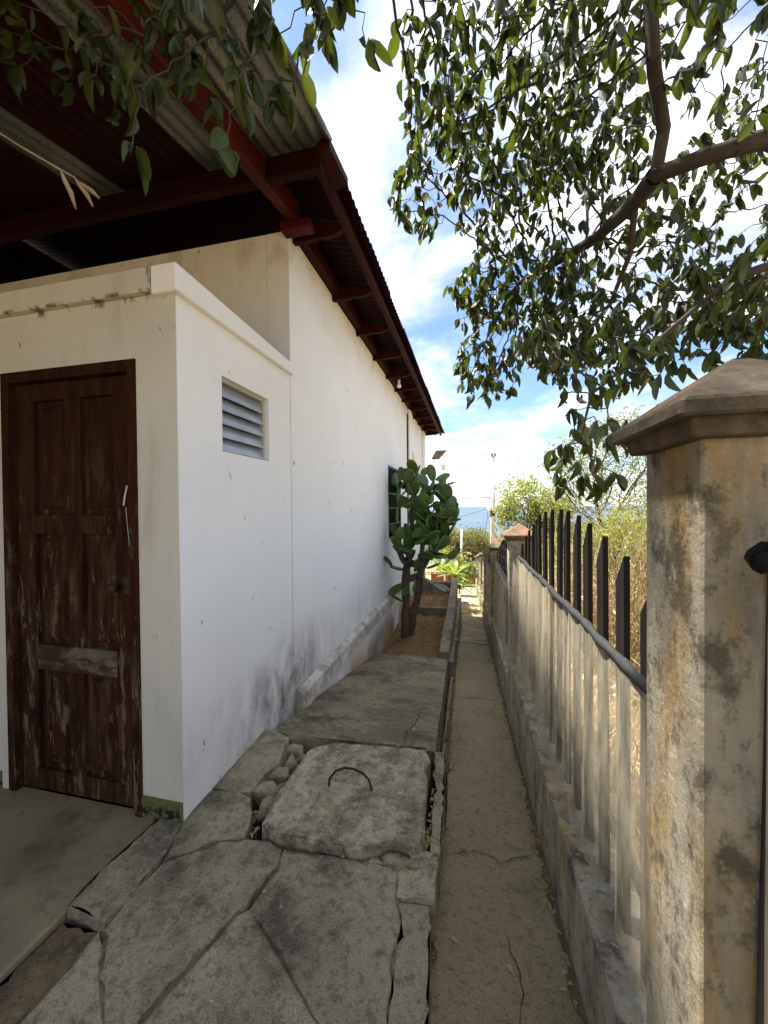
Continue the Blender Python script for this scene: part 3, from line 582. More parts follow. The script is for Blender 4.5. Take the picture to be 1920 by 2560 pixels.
# corner boards closing the eave end
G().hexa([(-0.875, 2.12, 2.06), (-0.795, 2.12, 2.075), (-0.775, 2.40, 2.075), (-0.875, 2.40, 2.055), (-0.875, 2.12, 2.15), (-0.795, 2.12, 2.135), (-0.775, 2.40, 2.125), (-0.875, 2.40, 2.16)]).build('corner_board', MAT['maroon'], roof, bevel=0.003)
G().add([(-6.6, yy, zz_) for yy in (2.27, 2.30) for zz_ in (2.10, mz(-6.6, 0)-0.014)] + [(-0.88, yy, zz_) for yy in (2.27, 2.30) for zz_ in (2.10, mz(-0.88, 0)-0.014)], [(0,4,5,1),(2,3,7,6),(0,2,6,4),(1,5,7,3),(4,6,7,5),(0,1,3,2)]).build('gable_board', MAT['redsheet'], roof)  # board added out of view to stop light leaking in above the porch
# porch roof, falling towards the garden
pr_ = thing('porch_roof', (-2.8, 1.0, 1.9), 'porch roof of mixed zinc and red corrugated sheets on a red beam', 'roof')
def pz(x, y): return 2.225 + 0.2*(y-2.6)
edges = [(-0.80, -1.50, 'zinc'), (-1.50, -1.62, 'zinc'), (-1.62, -2.235, 'redsheet'), (-2.235, -2.52, 'zinc'), (-2.52, -3.2, 'redsheet'), (-3.2, -3.9, 'redsheet'), (-3.9, -4.6, 'redsheet'), (-4.6, -5.2, 'redsheet')]
for i, (xa, xb, mm) in enumerate(edges):
    corr(xb-0.02, xa, -1.6, 2.25, lambda x, yy, j=i: pz(x, yy)+0.0024*(j % 2), 'y', MAT[mm], pr_, amp=0.011)
def slope_beam(x0, x1, y0, y1, h, drop=0.012, name='rafter', m='red'):
    z0, z1 = pz(0, y0)-drop, pz(0, y1)-drop
    return G().hexa([(x0,y0,z0-h),(x1,y0,z0-h),(x1,y1,z1-h),(x0,y1,z1-h),(x0,y0,z0),(x1,y0,z0),(x1,y1,z1),(x0,y1,z1)]).build(name, MAT[m], pr_, bevel=0.004)
slope_beam(-1.285, -1.215, -1.5, 2.62, 0.15)
slope_beam(-4.9, -4.83, -1.5, 2.62, 0.15)
box('bearing_block', (-1.345, 2.56, 2.00), (-1.12, 2.66, 2.058), MAT['red'], pr_, bevel=0.004)
box('cross_beam', (-5.0, 2.137, 1.99), (-0.86, 2.195, 2.119), MAT['redsheet'], pr_, bevel=0.003)  # takes the near-black sheet colour so the beam reads as shaded
box('front_beam', (-5.0, -1.35, 1.17), (-0.86, -1.27, 1.285), MAT['red'], pr_, bevel=0.004)
for x in (-0.98, -4.8): box('post', (x-0.05, -1.36, -1.5), (x+0.05, -1.262, 1.172), MAT['red'], pr_, bevel=0.004)
G().tube([(-0.795+0.004*math.sin(k*1.7), -1.6+3.73*k/30, pz(0, -1.6+3.73*k/30)-0.004) for k in range(31)], [0.012+0.004*((k*7) % 3) for k in range(31)], 6).build('edge_flashing', MAT['zinc'], pr_, smooth=True)
# bulb
bl = thing('light_bulb', (-1.12, 5.95, 1.90), 'bare white light bulb hanging under the red eaves', 'bulb')
G().tube([(-1.12,5.95,1.99),(-1.12,5.95,1.955),(-1.12,5.95,1.945)], [0.022,0.022,0.016], 10).build('socket', MAT['palem'], bl, smooth=True)
G().tube([(-1.12,5.95,1.946),(-1.12,5.95,1.925),(-1.12,5.95,1.900),(-1.12,5.95,1.880),(-1.12,5.95,1.864),(-1.12,5.95,1.858)], [0.014,0.020,0.032,0.034,0.022,0.004], 12).build('globe', MAT['bulb'], bl, smooth=True)

# ------------------------------------------------------------------ boundary fence
fence = thing('boundary_fence', (0.4, 10, -2.6), 'stained masonry fence with capped pillars and black pointed slats', 'fence')
PY = [-2.26, 0.70, 3.66, 6.62, 9.58, 12.54, 15.5, 18.46, 21.42]
def capz(k): return 0.105 - 0.42*(k-1)          # underside of the cap
W = 0.2
for k, y0 in enumerate(PY):
    x0 = fx(y0); zt = capz(k); zb = gz(y0)-0.3
    sh = G().box((x0, y0, zb), (x0+W, y0+W, zt)).build('pillar', MAT['fence'], fence, bevel=0.004)
    m = 0.022; n2 = 0.050
    g = G().hexa([(x0-m,y0-m,zt-0.002),(x0+W+m,y0-m,zt-0.002),(x0+W+m,y0+W+m,zt-0.002),(x0-m,y0+W+m,zt-0.002),(x0-m-.008,y0-m-.008,zt+0.030),(x0+W+m+.008,y0-m-.008,zt+0.030),(x0+W+m+.008,y0+W+m+.008,zt+0.030),(x0-m-.008,y0+W+m+.008,zt+0.030)])
    g.build('cap_moulding', MAT['cap'], sh, bevel=0.003)
    z1, z2, z3 = zt+0.026, zt+0.052, zt+0.145; c_ = (x0+W/2, y0+W/2); e = 0.014
    bm_ = [(x0-n2,y0-n2),(x0+W+n2,y0-n2),(x0+W+n2,y0+W+n2),(x0-n2,y0+W+n2)]
    v = [(x,y,z1) for x, y in bm_] + [(x,y,z2) for x, y in bm_] + [(c_[0]+sx*e, c_[1]+sy*e, z3) for sx, sy in ((-1,-1),(1,-1),(1,1),(-1,1))]
    G().add(v, [(3,2,1,0),(0,1,5,4),(1,2,6,5),(2,3,7,6),(3,0,4,7),(4,5,9,8),(5,6,10,9),(6,7,11,10),(7,4,8,11),(8,9,10,11)]).build('cap', MAT['cap'], sh, bevel=0.004)
def plz(k, y): return -1.285 - 0.42*(k-1) - 0.05*(y-PY[k]-W)
pick_cache = {}
nets = []
for k in range(len(PY)-1):
    ya, yb = PY[k]+W, PY[k+1]; xa, xb = fx(ya)+0.006, fx(yb)+0.006
    za, zb = plz(k, ya), plz(k, yb); ga, gb = gz(ya)-0.3, gz(yb)-0.3
    G().hexa([(xa,ya+.001,ga),(xa+.19,ya+.001,ga),(xb+.19,yb-.001,gb),(xb,yb-.001,gb),(xa,ya+.001,za),(xa+.19,ya+.001,za),(xb+.19,yb-.001,zb),(xb,yb-.001,zb)]).build('plinth_wall', MAT['fence'], fence, bevel=0.006)
    dz = -0.42*(k-1); ym = (ya+yb)/2-0.06
    for z in (-0.53, -1.12):
        G().hexa([(xa+.118,ya+.001,z+dz-.02),(xa+.134,ya+.001,z+dz-.02),(xb+.134,yb-.001,z+dz-.02),(xb+.118,yb-.001,z+dz-.02),(xa+.118,ya+.001,z+dz+.02),(xa+.134,ya+.001,z+dz+.02),(xb+.134,yb-.001,z+dz+.02),(xb+.118,yb-.001,z+dz+.02)]).build('slat_rail', MAT['picket'], fence)
    nk = 16
    for i in range(nk):
        y = ya+0.07+(yb-ya-0.14)*i/(nk-1)
        if i == 0: y += 0.0
        zt = -0.02 + dz - 0.165*((y-ym)/1.0)**2; x = fx(y)+0.100; hw = 0.034; zb_ = plz(k, y)-0.002
        j = rnd.gauss(0, 0.006); cut = 0.082+rnd.random()*0.02
        G().hexa([(x,y-hw,zb_),(x+.017,y-hw,zb_),(x+.017,y+hw,zb_),(x,y+hw,zb_),(x+j,y-hw,zt),(x+.017+j,y-hw,zt),(x+.017+j,y+hw,zt-cut),(x+j,y+hw,zt-cut)]).build('slat', MAT['picket'], fence)
# shade nets hung from a rolled edge along the slats
netlab = ['shade net beyond the nearest pillar on its camera-facing side', 'grey shade net draped between the two nearest fence pillars', 'pleated shade net in the bay just past the second fence pillar', 'shade net in the third fence bay along the path', 'shade net in the fourth fence bay beside the path', 'shade net in the fifth fence bay beside the path', 'shade net in the sixth fence bay beside the path', 'shade net in the last fence bay by the railing']
netlab[0] = 'dark-edged shade net fixed to the pillar face with the broken socket'
for k in range(len(PY)-1):
    ya, yb = PY[k]+W+0.003, PY[k+1]-0.003; dz = -0.42*(k-1)
    nt = thing('shade_net', (fx((ya+yb)/2)+0.07, (ya+yb)/2, plz(k, (ya+yb)/2)), netlab[k], 'net', 'shade nets along the fence')
    r = random.Random(k+3); g = G(); rows = []; N, Mv = 150, 14
    ph = [r.random()*6 for _ in range(6)]
    for j in range(Mv+1):
        v = j/Mv; row = []
        for i in range(N+1):
            u = i/N; y = ya+(yb-ya)*u
            fold = (0.004+0.014*v)*(1-u)+(0.020+0.010*v)*u if k == 1 else (0.016+0.014*v)
            fo = fold*(math.sin(y*23+ph[0]+1.2*v)+0.6*math.sin(y*41+ph[1]-2*v)+0.8*math.sin(y*9+ph[2]+v)) + 0.006*math.sin(y*3+ph[3])*(1-v)
            top = (-0.455+dz if k else -0.085)+0.008*math.sin(y*6+ph[4]); bot = plz(k, y)+0.035+0.03*math.sin(y*4.1+ph[5])-0.02*u
            x = fx(y)+0.072 - 0.016*v + fo*0.6 if k != 0 else fx(y)+0.082+fo*0.3
            x = min(x, fx(y)+0.096)
            row.append((x, y, top+(bot-top)*v))
        rows.append(row)
    g.grid(rows)
    if k: g.grid([[(min(x-0.007-0.010*math.sin(y*13+z*3), fx(y)+0.094), y, z) for x, y, z in row[N//2-5:]] for row in rows])
    g.build('netting', MAT['net'], nt, smooth=True)
    pts = [(fx(ya+(yb-ya)*i/60)+0.074+0.0025*math.sin(i*0.9+ph[1]), ya+(yb-ya)*i/60, (-0.452+dz if k else -0.082)+0.004*math.sin(i*0.37+ph[0])) for i in range(61)]
    G().tube(pts, [0.015+0.0022*math.sin(i*1.7+ph[2]) for i in range(61)], 8).build('rolled_edge', MAT['pipe'], nt, smooth=True)
    if k == 0:
        G().tube([(fx(0.69)+0.086, 0.688, -0.05), (fx(0.69)+0.080, 0.688, -0.45), (fx(0.69)+0.072, 0.688, -0.83)], 0.006, 6).build('edge_cord', MAT['black'], nt)
# broken socket in the pillar where the net's rail end goes in
sk = G(); cx_, cz_ = fx(0.7)+0.082, -0.082
ring = []
for a in range(14):
    t = 2*math.pi*a/14; rr = 0.027+0.002*math.sin(a*2.1); ring.append((cx_+math.cos(t)*rr, cz_+math.sin(t)*rr*0.9))
v = [(x, 0.6985, z) for x, z in ring] + [(cx_+(x-cx_)*0.72, 0.7, cz_+(z-cz_)*0.72) for x, z in ring] + [(cx_+(x-cx_)*1.5, 0.7002, cz_+(z-cz_)*1.5) for x, z in ring]
G().add([(x, 0.6965, z) for x, z in ring] + [(cx_+(x-cx_)*1.25, 0.6998, cz_+(z-cz_)*1.25) for x, z in ring], [(i, (i+1) % 14, 14+(i+1) % 14, 14+i) for i in range(14)]).build('broken_render', MAT['fence'], fence)
G().add([(x, 0.6972, z) for x, z in ring], [tuple(range(14))[::-1]]).build('socket_hole', MAT['black'], fence)

# ------------------------------------------------------------------ planting bed
bed = thing('planter', (-0.8, 7, -2.1), 'long raised planting bed of concrete kerbs along the house wall', 'planter')
kx = [(5.05,-0.448,-0.322,-1.905),(6.4,-0.42,-0.296,-1.66),(8.4,-0.462,-0.343,-1.600),(8.62,-0.464,-0.345,-1.60)]
kr = []
for (y, xl, xr, z) in kx: kr.append([(xl, y, z-0.9), (xl, y, z), (xr, y, z), (xr, y, z-1.3)])
g = G().grid(kr); g.f.append((0, 3, 2, 1)); g.f.append((12, 13, 14, 15)); g.build('kerb', MAT['kerb'], bed)
box('cross_wall', (-1.288, 7.25, -2.4), (-0.446, 7.37, -1.905), MAT['kerb'], bed, bevel=0.008)
box('cross_wall', (-1.288, 8.50, -2.4), (-0.466, 8.62, -1.655), MAT['kerb'], bed, bevel=0.008)
box('outer_kerb', (-0.335, 5.05, -2.9), (-0.262, 8.62, -2.02), MAT['kerb'], bed, bevel=0.01)
def soil(y0, y1, z):
    rows = []
    for i in range(25):
        y = y0+(y1-y0)*i/24
        rows.append([(-1.295+(0.86)*j/16, y, z+0.018*math.sin(9*y+5*j)+rnd.gauss(0, 0.008)) for j in range(17)])
    return rows
s1 = G().grid(soil(4.9, 7.26, -2.05)).build('soil', MAT['soil'], smooth=True); tag(s1, kind='structure')
s2 = G().grid(soil(7.36, 8.51, -1.92)).build('soil', MAT['soil'], smooth=True); tag(s2, kind='structure')
s3 = G().grid([[(-1.3, 8.61, -1.72), (-0.33, 8.61, -1.72)], [(-1.6, 15.0, -3.0), (-0.45, 15.0, -3.0)]]).build('soil', MAT['soil']); tag(s3, kind='structure')

# leaf litter
def litter(name, n, spot, mat, size=(0.012, 0.035), label=None, cat='litter'):
    g = G()
    for _ in range(n):
        x, y, z = spot(); L = rnd.uniform(*size); wd = L*rnd.uniform(0.15, 0.5); a = rnd.random()*6.28
        ca, sa = math.cos(a), math.sin(a); h = L*rnd.uniform(0.05, 0.3)
        pts = [(-L/2, 0, 0), (0, -wd/2, h), (L/2, 0, 0.001), (0, wd/2, h*0.8)]
        g.add([(x+p[0]*ca-p[1]*sa, y+p[0]*sa+p[1]*ca, z+p[2]) for p in pts], [(0, 1, 2, 3)])
    o = g.build(name, mat); tag(o, label, cat, kind='stuff'); return o
def sp_path():
    y = 0.4+11*rnd.random()**1.4; s = rnd.random()
    if s < 0.62: x = fx(y)-0.005-abs(rnd.gauss(0, 0.03))
    elif s < 0.85: x = apx(y)+abs(rnd.gauss(0, 0.04))
    else: x = rnd.uniform(apx(y), fx(y))
    return x, y, gz(y)+0.004
litter('leaf_litter', 800, sp_path, MAT['drygr'], size=(0.012, 0.045), label='dry leaf scraps along the edges of the path')
def sp_bed():
    y = rnd.uniform(5.05, 8.45); return rnd.uniform(-1.27, -0.48), y, (-2.03 if y < 7.25 else -1.9)
litter('leaf_litter', 700, sp_bed, MAT['drygr'], (0.015, 0.05), 'dry leaves scattered over the bed soil')
def sp_gap():
    s = rnd.random()
    if s < 0.4: return rnd.uniform(-0.212, -0.195), rnd.uniform(1.58, 2.1), -1.50+0.03*rnd.random()
    if s < 0.7: return rnd.uniform(-1.06, -0.99), rnd.uniform(1.55, 1.70), -1.53+0.03*rnd.random()
    return rnd.uniform(-0.55, -0.22), rnd.uniform(1.50, 1.53), -1.478
litter('leaf_litter', 150, sp_gap, MAT['drygr'], (0.012, 0.045), 'straw caught in the gaps round the pit cover')
litter('bird_lime', 34, lambda: (lambda y: (rnd.uniform(-1.2, -0.26), y, farz(0, y)+0.0015 if y > 2.3 else -1.462))(rnd.choice([rnd.uniform(2.4, 4.8), rnd.uniform(0.8, 1.45)])), MAT['palem'], (0.004, 0.013), 'small white flecks on the concrete')
def sp_pl():
    y = rnd.uniform(0.95, 3.6); return fx(y)+rnd.uniform(0.015, 0.075), y, plz(1, y)+0.003
litter('leaf_litter', 70, sp_pl, MAT['drygr'], (0.012, 0.035), 'dry leaf scraps on the fence plinth')

# ------------------------------------------------------------------ cactus
cact = thing('cactus', (-1.0, 6.05, -2.05), 'tall branching prickly pear cactus against the white wall', 'cactus')
def tubep(name, pts, rad, mat, parent, n=9):
    rr = random.Random(len(name)+int(1000*abs(pts[0][0])))
    # densify with a little wobble
    P = [Vector(p) for p in pts]; out = []; ro = []
    for i in range(len(P)-1):
        for k in range(5):
            t = k/5; out.append(P[i].lerp(P[i+1], t)+Vector((rr.gauss(0, .006), rr.gauss(0, .006), 0))); ro.append((rad[i]*(1-t)+rad[i+1]*t)*(1+rr.gauss(0, .05)))
    out.append(P[-1]); ro.append(rad[-1])
    return G().tube(out, ro, n).build(name, mat, parent, smooth=True)
tubep('trunk', [(-1.06,6.0,-2.08),(-1.05,6.0,-1.5),(-1.04,6.0,-1.1),(-0.99,6.0,-0.75),(-0.96,6.02,-0.3)], [.075,.062,.066,.055,.035], MAT['ctrunk'], cact)
tubep('trunk', [(-0.99,6.03,-2.08),(-0.93,6.03,-1.75),(-0.85,6.02,-1.35),(-0.80,6.0,-1.0),(-0.70,6.0,-0.80),(-0.55,6.0,-0.65)], [.06,.052,.058,.055,.05,.03], MAT['ctrunk'], cact)
tubep('limb', [(-1.04,6.0,-1.15),(-0.93,6.0,-1.12),(-0.82,6.0,-1.08)], [.05,.055,.05], MAT['ctrunk'], cact)
tubep('limb', [(-0.80,6.0,-1.0),(-0.78,6.05,-0.6),(-0.80,6.1,-0.2)], [.05,.04,.03], MAT['ctrunk'], cact)
tubep('limb', [(-1.02,6.0,-0.95),(-1.14,5.95,-0.7),(-1.16,5.95,-0.3)], [.045,.04,.028], MAT['ctrunk'], cact)
def pad_mesh(name, seed):
    rr = random.Random(seed); g = G(); n = 16
    rows = []
    for j, (s, th) in enumerate([(1.0, 0.0), (0.93, 0.55), (0.7, 0.95), (0.35, 1.0)]):
        pass
    ringv = []
    for s, th in [(0.35, 0.9), (0.72, 1.0), (0.94, 0.6), (1.0, 0.0), (0.94, -0.6), (0.72, -1.0), (0.35, -0.9)]:
        row = []
        for k in range(n):
            t = 2*math.pi*k/n; c, q = math.cos(t), math.sin(t)
            x = c*0.30*(1+0.16*q)*s; z = 0.5+q*0.5*s
            bend = 0.05*math.sin(2*z+seed)
            row.append((x, 0.055*th+bend, z))
        ringv.append(row)
    b = 0
    for row in ringv: g.v += row
    for i in range(len(ringv)-1):
        for k in range(n):
            k2 = (k+1) % n; g.f.append((i*n+k, i*n+k2, (i+1)*n+k2, (i+1)*n+k))
    g.f.append(tuple(range(n))[::-1]); g.f.append(tuple((len(ringv)-1)*n+k for k in range(n)))
    return g.mesh(name, MAT['cactus'], True)
padm = [pad_mesh('pad', s) for s in (1, 2, 4)]
rp = random.Random(21); npad = 0
def add_pad(base, d, L, roll_):
    global npad
    o = bpy.data.objects.new('pad', padm[rp.randrange(3)])
    q = Vector(d).to_track_quat('Z', 'Y').to_matrix().to_4x4()
    wd = rp.uniform(0.9, 1.15)
    M4 = Matrix.Translation(base) @ q @ Matrix.Rotation(roll_, 4, 'Z') @ Matrix.Diagonal((L*wd, L*0.8, L, 1))
    C.objects.link(o); o.parent = cact; o.matrix_parent_inverse = Matrix.Translation(cact.location).inverted(); o.matrix_basis = M4; npad += 1
def grow(base, d, L, depth):
    L *= 1.06 if depth < 2 else 1.1
    d = Vector(d).normalized(); roll_ = rp.gauss(0, 0.9)
    tip = Vector(base)+d*L
    if tip.x > -0.20:
        d.x = -abs(d.x)*0.4; d.normalize(); tip = Vector(base)+d*L
    if tip.x < HX+0.03:
        d.x = abs(d.x)*0.3; d.normalize(); tip = Vector(base)+d*L
    add_pad(base, d, L, roll_)
    if depth <= 0: return
    for _ in range(rp.choice([2, 2, 3]) if depth > 1 else rp.choice([1, 1, 2, 2])):
        nd = d + Vector((rp.gauss(0.08, 0.75), rp.gauss(0, 0.6), rp.gauss(0.15, 0.45)))
        if nd.length < 0.2: nd = Vector((0, 0, 1))
        nd.normalize(); grow(Vector(base)+d*L*rp.uniform(0.86, 0.97)+Vector((nd.x, nd.y, 0))*L*0.08, nd, L*rp.uniform(0.78, 1.0), depth-1)
for base, d, L, dp in [((-0.96,6.02,-0.32),(0.05,0,1),.29,3),((-0.96,6.02,-0.5),(0.5,-.3,.8),.27,2),((-0.80,6.1,-0.22),(0.2,.2,1),.28,3),((-0.80,6.08,-0.35),(0.8,-.3,.5),.27,2),((-1.16,5.95,-0.32),(0.0,0,1),.29,2),((-1.14,5.95,-.5),(-.3,-.6,.6),.2,1),
    ((-0.55,6.0,-0.67),(0.6,-.1,.7),.27,3),((-0.58,6.0,-0.7),(0.2,.2,1),.24,3),((-0.66,6.0,-0.8),(1,-.3,.15),.27,2),((-0.78,6.05,-.6),(.7,-.5,.6),.27,2),((-1.02,6.,-.75),(.1,-.9,.5),.26,2),((-1.05,5.95,-1.0),(-.7,-.6,.3),.26,1),((-1.09,5.95,-1.2),(-.6,-.5,-.5),.27,1),((-1.02,5.95,-1.25),(-.2,-.7,-.6),.18,0),
    ((-0.72,5.98,-0.95),(.8,-.4,.3),.24,0),((-0.80,5.97,-1.1),(.7,-.5,-.3),.26,1),((-0.9,5.98,-1.35),(.1,-.3,.9),.13,0),((-0.99,6.,-.6),(.5,-.8,.3),.27,2),((-1.0,5.95,-0.95),(.3,-.7,.5),.26,1),((-0.85,5.95,-1.0),(.2,-.8,.5),.26,1),((-0.95,5.95,-0.8),(-.3,-.8,.6),.26,1),((-0.74,5.95,-0.85),(.5,-.7,.6),.26,1),((-1.1,5.93,-0.75),(-.2,-.8,.7),.26,1),((-0.88,5.95,-0.55),(.0,-.8,.6),.27,1),((-0.7,5.95,-0.55),(.2,-.8,.7),.27,1),((-0.75,6.05,-.35),(.4,-.6,.8),.28,2),((-0.9,6.1,-.1),(.0,-.2,1),.27,2)]:
    grow(base, d, L, dp)

# ------------------------------------------------------------------ strap-leaved plants and shrubs by the bed
def strap_plant(loc, n, L, label, seed, up=0.9):
    r = random.Random(seed); t = thing('strap_plant', loc, label, 'plant', 'strap-leaved plants by the planter')
    for i in range(n):
        a = r.random()*6.28; e = r.uniform(0.25, 1.25)*up; l = L*r.uniform(0.7, 1.15); wd = l*0.085; rows = []
        for k in range(8):
            s = k/7; rad = l*s*math.cos(e)*(1+0.25*s); h = l*s*math.sin(e)-l*0.42*s*s*math.cos(e)
            wv = wd*math.sin(math.pi*min(1, 0.12+s*0.88))**0.7
            c, q = math.cos(a), math.sin(a); p = Vector((loc[0]+c*rad, loc[1]+q*rad, loc[2]+h))
            rows.append([p+Vector((-q*wv, c*wv, 0.25*wv)), p, p+Vector((q*wv, -c*wv, 0.25*wv))])
        G().grid(rows).build('leaf', MAT['agave'], t, smooth=True)
strap_plant((-0.58, 12.1, -2.20), 18, 0.72, 'bright strap-leaved plant at the far end of the planter kerb', 3)
strap_plant((-0.44, 12.5, -2.62), 13, 0.60, 'strap-leaved plant drooping over the path edge below the planter', 5, 0.6)
strap_plant((-1.05, 12.9, -2.1), 14, 0.70, 'strap-leaved plant between the cactus and the house end', 8)
def leaf_quads(g, centers, size, up=0.3, seed=0, asp=0.5):
    r = np.random.default_rng(seed); n = len(centers); c = np.asarray(centers, float)
    d = r.normal(size=(n, 3)); d[:, 2] -= up; d /= np.linalg.norm(d, axis=1)[:, None]
    e = np.cross(d, r.normal(size=(n, 3))); e /= np.linalg.norm(e, axis=1)[:, None]
    s = size*r.uniform(0.6, 1.3, size=(n, 1)); nn = np.cross(d, e)
    v = np.stack([c, c+d*s*.5+e*s*asp*.5+nn*s*.08, c+d*s, c+d*s*.5-e*s*asp*.5+nn*s*.08], 1).reshape(-1, 3)
    b = len(g.v); g.v += [tuple(p) for p in v.tolist()]; g.f += [(b+4*i, b+4*i+1, b+4*i+2, b+4*i+3) for i in range(n)]
def clumps(c, rad, n, k, spread, seed):
    """k clump centres inside an ellipsoid, n points gathered round them"""
    r = np.random.default_rng(seed); u = r.normal(size=(k, 3)); u /= np.linalg.norm(u, axis=1)[:, None]
    cc = np.array(c)+u*np.array(rad)*(r.uniform(0.15, 1, size=(k, 1))**0.5)
    idx = r.integers(0, k, n); return cc, cc[idx]+r.normal(size=(n, 3))*spread
def tree(name, base, top, crowns, label, cat, leaves, lsize, mat, seed, trunk_r=0.12, bark='bark', spread=0.25, group=None, asp=0.5, kscale=1.0):
    r = random.Random(seed); t = thing(name, base, label, cat, group)
    B, T = Vector(base), Vector(top)
    pts = [B.lerp(T, k/6)+Vector((r.gauss(0, trunk_r*.5), r.gauss(0, trunk_r*.5), 0))*(k > 0) for k in range(7)]
    G().tube(pts, [trunk_r*(1-0.55*k/6) for k in range(7)], 9).build('trunk', MAT[bark], t, smooth=True)
    lim = G(); g = G()
    for ci, (c, rad, k) in enumerate(crowns):
        cc, pp = clumps(c, rad, int(leaves*k), max(4, int(26*k*kscale)), spread, seed*7+ci)
        for q in cc:
            q = Vector(q); s = pts[r.choice([3, 4, 5, 6])]; m1 = s.lerp(q, 0.45)+Vector((r.gauss(0, .12), r.gauss(0, .12), r.uniform(0.0, .3)))*(q-s).length*0.4
            m2 = s.lerp(q, 0.75)+Vector((r.gauss(0, .1), r.gauss(0, .1), r.gauss(.08, .1)))*(q-s).length*0.4
            rr = trunk_r*0.28; lim.tube([s, m1, m2, q], [rr, rr*.6, rr*.35, rr*.15], 5)
        leaf_quads(g, pp, lsize, seed=seed+ci, asp=asp)
    lim.build('limbs', MAT[bark], t, smooth=True)
    o = g.build('crown', MAT[mat], t); return t
tree('shrub', (-0.85, 13.8, -2.9), (-0.85, 13.8, -2.2), [((-0.80, 13.8, -1.95), (0.55, 0.5, 0.42), 1)], 'leafy garden shrub behind the strap plants', 'shrub', 900, 0.12, 'lime', 5, 0.03, spread=0.09)
tree('shrub', (-0.60, 17.5, -3.9), (-0.6, 17.5, -3.0), [((-0.55, 17.5, -2.9), (0.75, 0.6, 0.5), 1)], 'green shrub in front of the black iron railing', 'shrub', 1100, 0.16, 'leafy', 6, 0.03, spread=0.14)

# ------------------------------------------------------------------ far end: wall, railing, poles
tag(box('brick_wall', (-2.6, 24.0, -6), (0.35, 24.3, -4.15), MAT['brick'], bevel=0.02), 'low red-brown wall closing the end of the path', 'wall')
rl_ = thing('iron_railing', (-1.0, 22.8, -4.8), 'thin black iron railing behind the plants at the path end', 'railing')
for i in range(15):
    x = -2.6+i*0.17; G().tube([(x, 22.8, -4.0), (x, 22.8, -2.75)], 0.014, 5).build('bar', MAT['black'], rl_)
for z in (-3.9, -3.05): box('rail', (-2.65, 22.785, z-0.02), (-0.18, 22.815, z+0.02), MAT['black'], rl_)
for i in range(3):
    x = -0.72+i*0.26; G().tube([(x, 22.6, -4.6), (x, 22.6, -3.3)], 0.02, 5).build('post', MAT['black'], rl_)
box('rail', (-0.75, 22.585, -3.32), (-0.18, 22.615, -3.28), MAT['black'], rl_)
up = thing('utility_pole', (1.12, 25, -5.1), 'tall grey concrete utility pole carrying wires', 'pole')
G().tube([(1.12, 25, -5.3), (1.17, 25, -1.5), (1.26, 25, 3.12)], [0.155, 0.135, 0.105], 12).build('pole', MAT['pole'], up, smooth=True)
G().tube([(1.19,25,-0.3),(1.19,25,-.62)], 0.17, 12).build('cable_box', MAT['black'], up, smooth=True)
G().tube([(0.98,24.9,0.05),(0.98,24.9,-.12),(0.98,24.9,-.3)], [.10,.15,.06], 10).build('lamp_globe', MAT['bulb'], up, smooth=True)
G().tube([(0.98,24.9,0.05),(1.2,25,.1)], 0.02, 5).build('bracket', MAT['palem'], up)
for dx_ in (-.09, .09): G().tube([(1.25+dx_,24.9,3.05),(1.25+dx_,24.9,3.2),(1.25+dx_,24.9,3.3)], [.03,.06,.03], 6).build('insulator', MAT['black'], up)
ls = thing('solar_street_lamp', (-1.52, 21, -4.5), 'slim street lamp with a tilted solar panel above its arm', 'street lamp')
G().tube([(-1.52,21,-4.6),(-1.56,21,3.1)], [0.055,0.04], 8).build('pole', MAT['palem'], ls, smooth=True)
G().hexa([(-2.25,21.3,2.58),(-1.82,21.3,2.58),(-1.34,20.75,2.98),(-1.92,20.75,2.98),(-2.25,21.32,2.61),(-1.82,21.32,2.61),(-1.34,20.77,3.01),(-1.92,20.77,3.01)]).build('solar_panel', MAT['panel'], ls)
G().tube([(-1.56,21,2.15),(-1.85,20.95,2.40),(-2.05,20.9,2.46),(-2.40,20.85,2.55)], [.03,.03,.05,.04], 7).build('lamp_arm', MAT['palem'], ls, smooth=True)
box('battery_box', (-1.66,20.9,1.95), (-1.44,21.1,2.25), MAT['palem'], ls, bevel=0.01)
sp2 = thing('street_lamp', (-0.9, 34, -6.6), 'white lamp post with a drooping arm in front of the spreading trees', 'street lamp')
G().tube([(-1.05,34,-6.8),(-0.98,34,-2.0)], [.10,.07], 7).build('pole', MAT['palem'], sp2, smooth=True)
G().tube([(-1.0,34,-4.0),(-0.55,34,-3.98),(-0.15,34,-4.15)], [.03,.03,.06], 6).build('lamp_arm', MAT['palem'], sp2, smooth=True)
def wire(p, q, sag, label, r=0.012):
    p, q = Vector(p), Vector(q)
    pts = [p.lerp(q, k/20)+Vector((0, 0, -sag*4*(k/20)*(1-k/20))) for k in range(21)]
    tag(G().tube(pts, r, 4).build('overhead_wire', MAT['black']), label, 'wire', 'wires on the utility pole')
wire((1.25,25,3.2), (-30,26,4.2), 0.5, 'top wire running left from the pole past the solar lamp', 0.014)
wire((1.25,25,3.2), (14,24,1.3), 0.6, 'top wire running right from the pole into the trees', 0.014)
wire((1.17,25,0.55), (-25,25,0.9), 0.35, 'middle wire from the pole behind the cactus', 0.018)
wire((1.15,25,-0.1), (-12,22,-3.2), 0.2, 'service wire dropping left across the sea from the pole globe')
wire((1.22,25,2.2), (0.7,26,-2.2), 0.0, 'thin stay wire slanting down beside the utility pole')
wire((0.1,25,3.17), (1.2,25,1.7), 0.35, 'slack loop of wire left of the pole top')
wire((1.27,25,1.2), (2.8,24.8,2.9), 0.35, 'slack loop of wire right of the pole top')

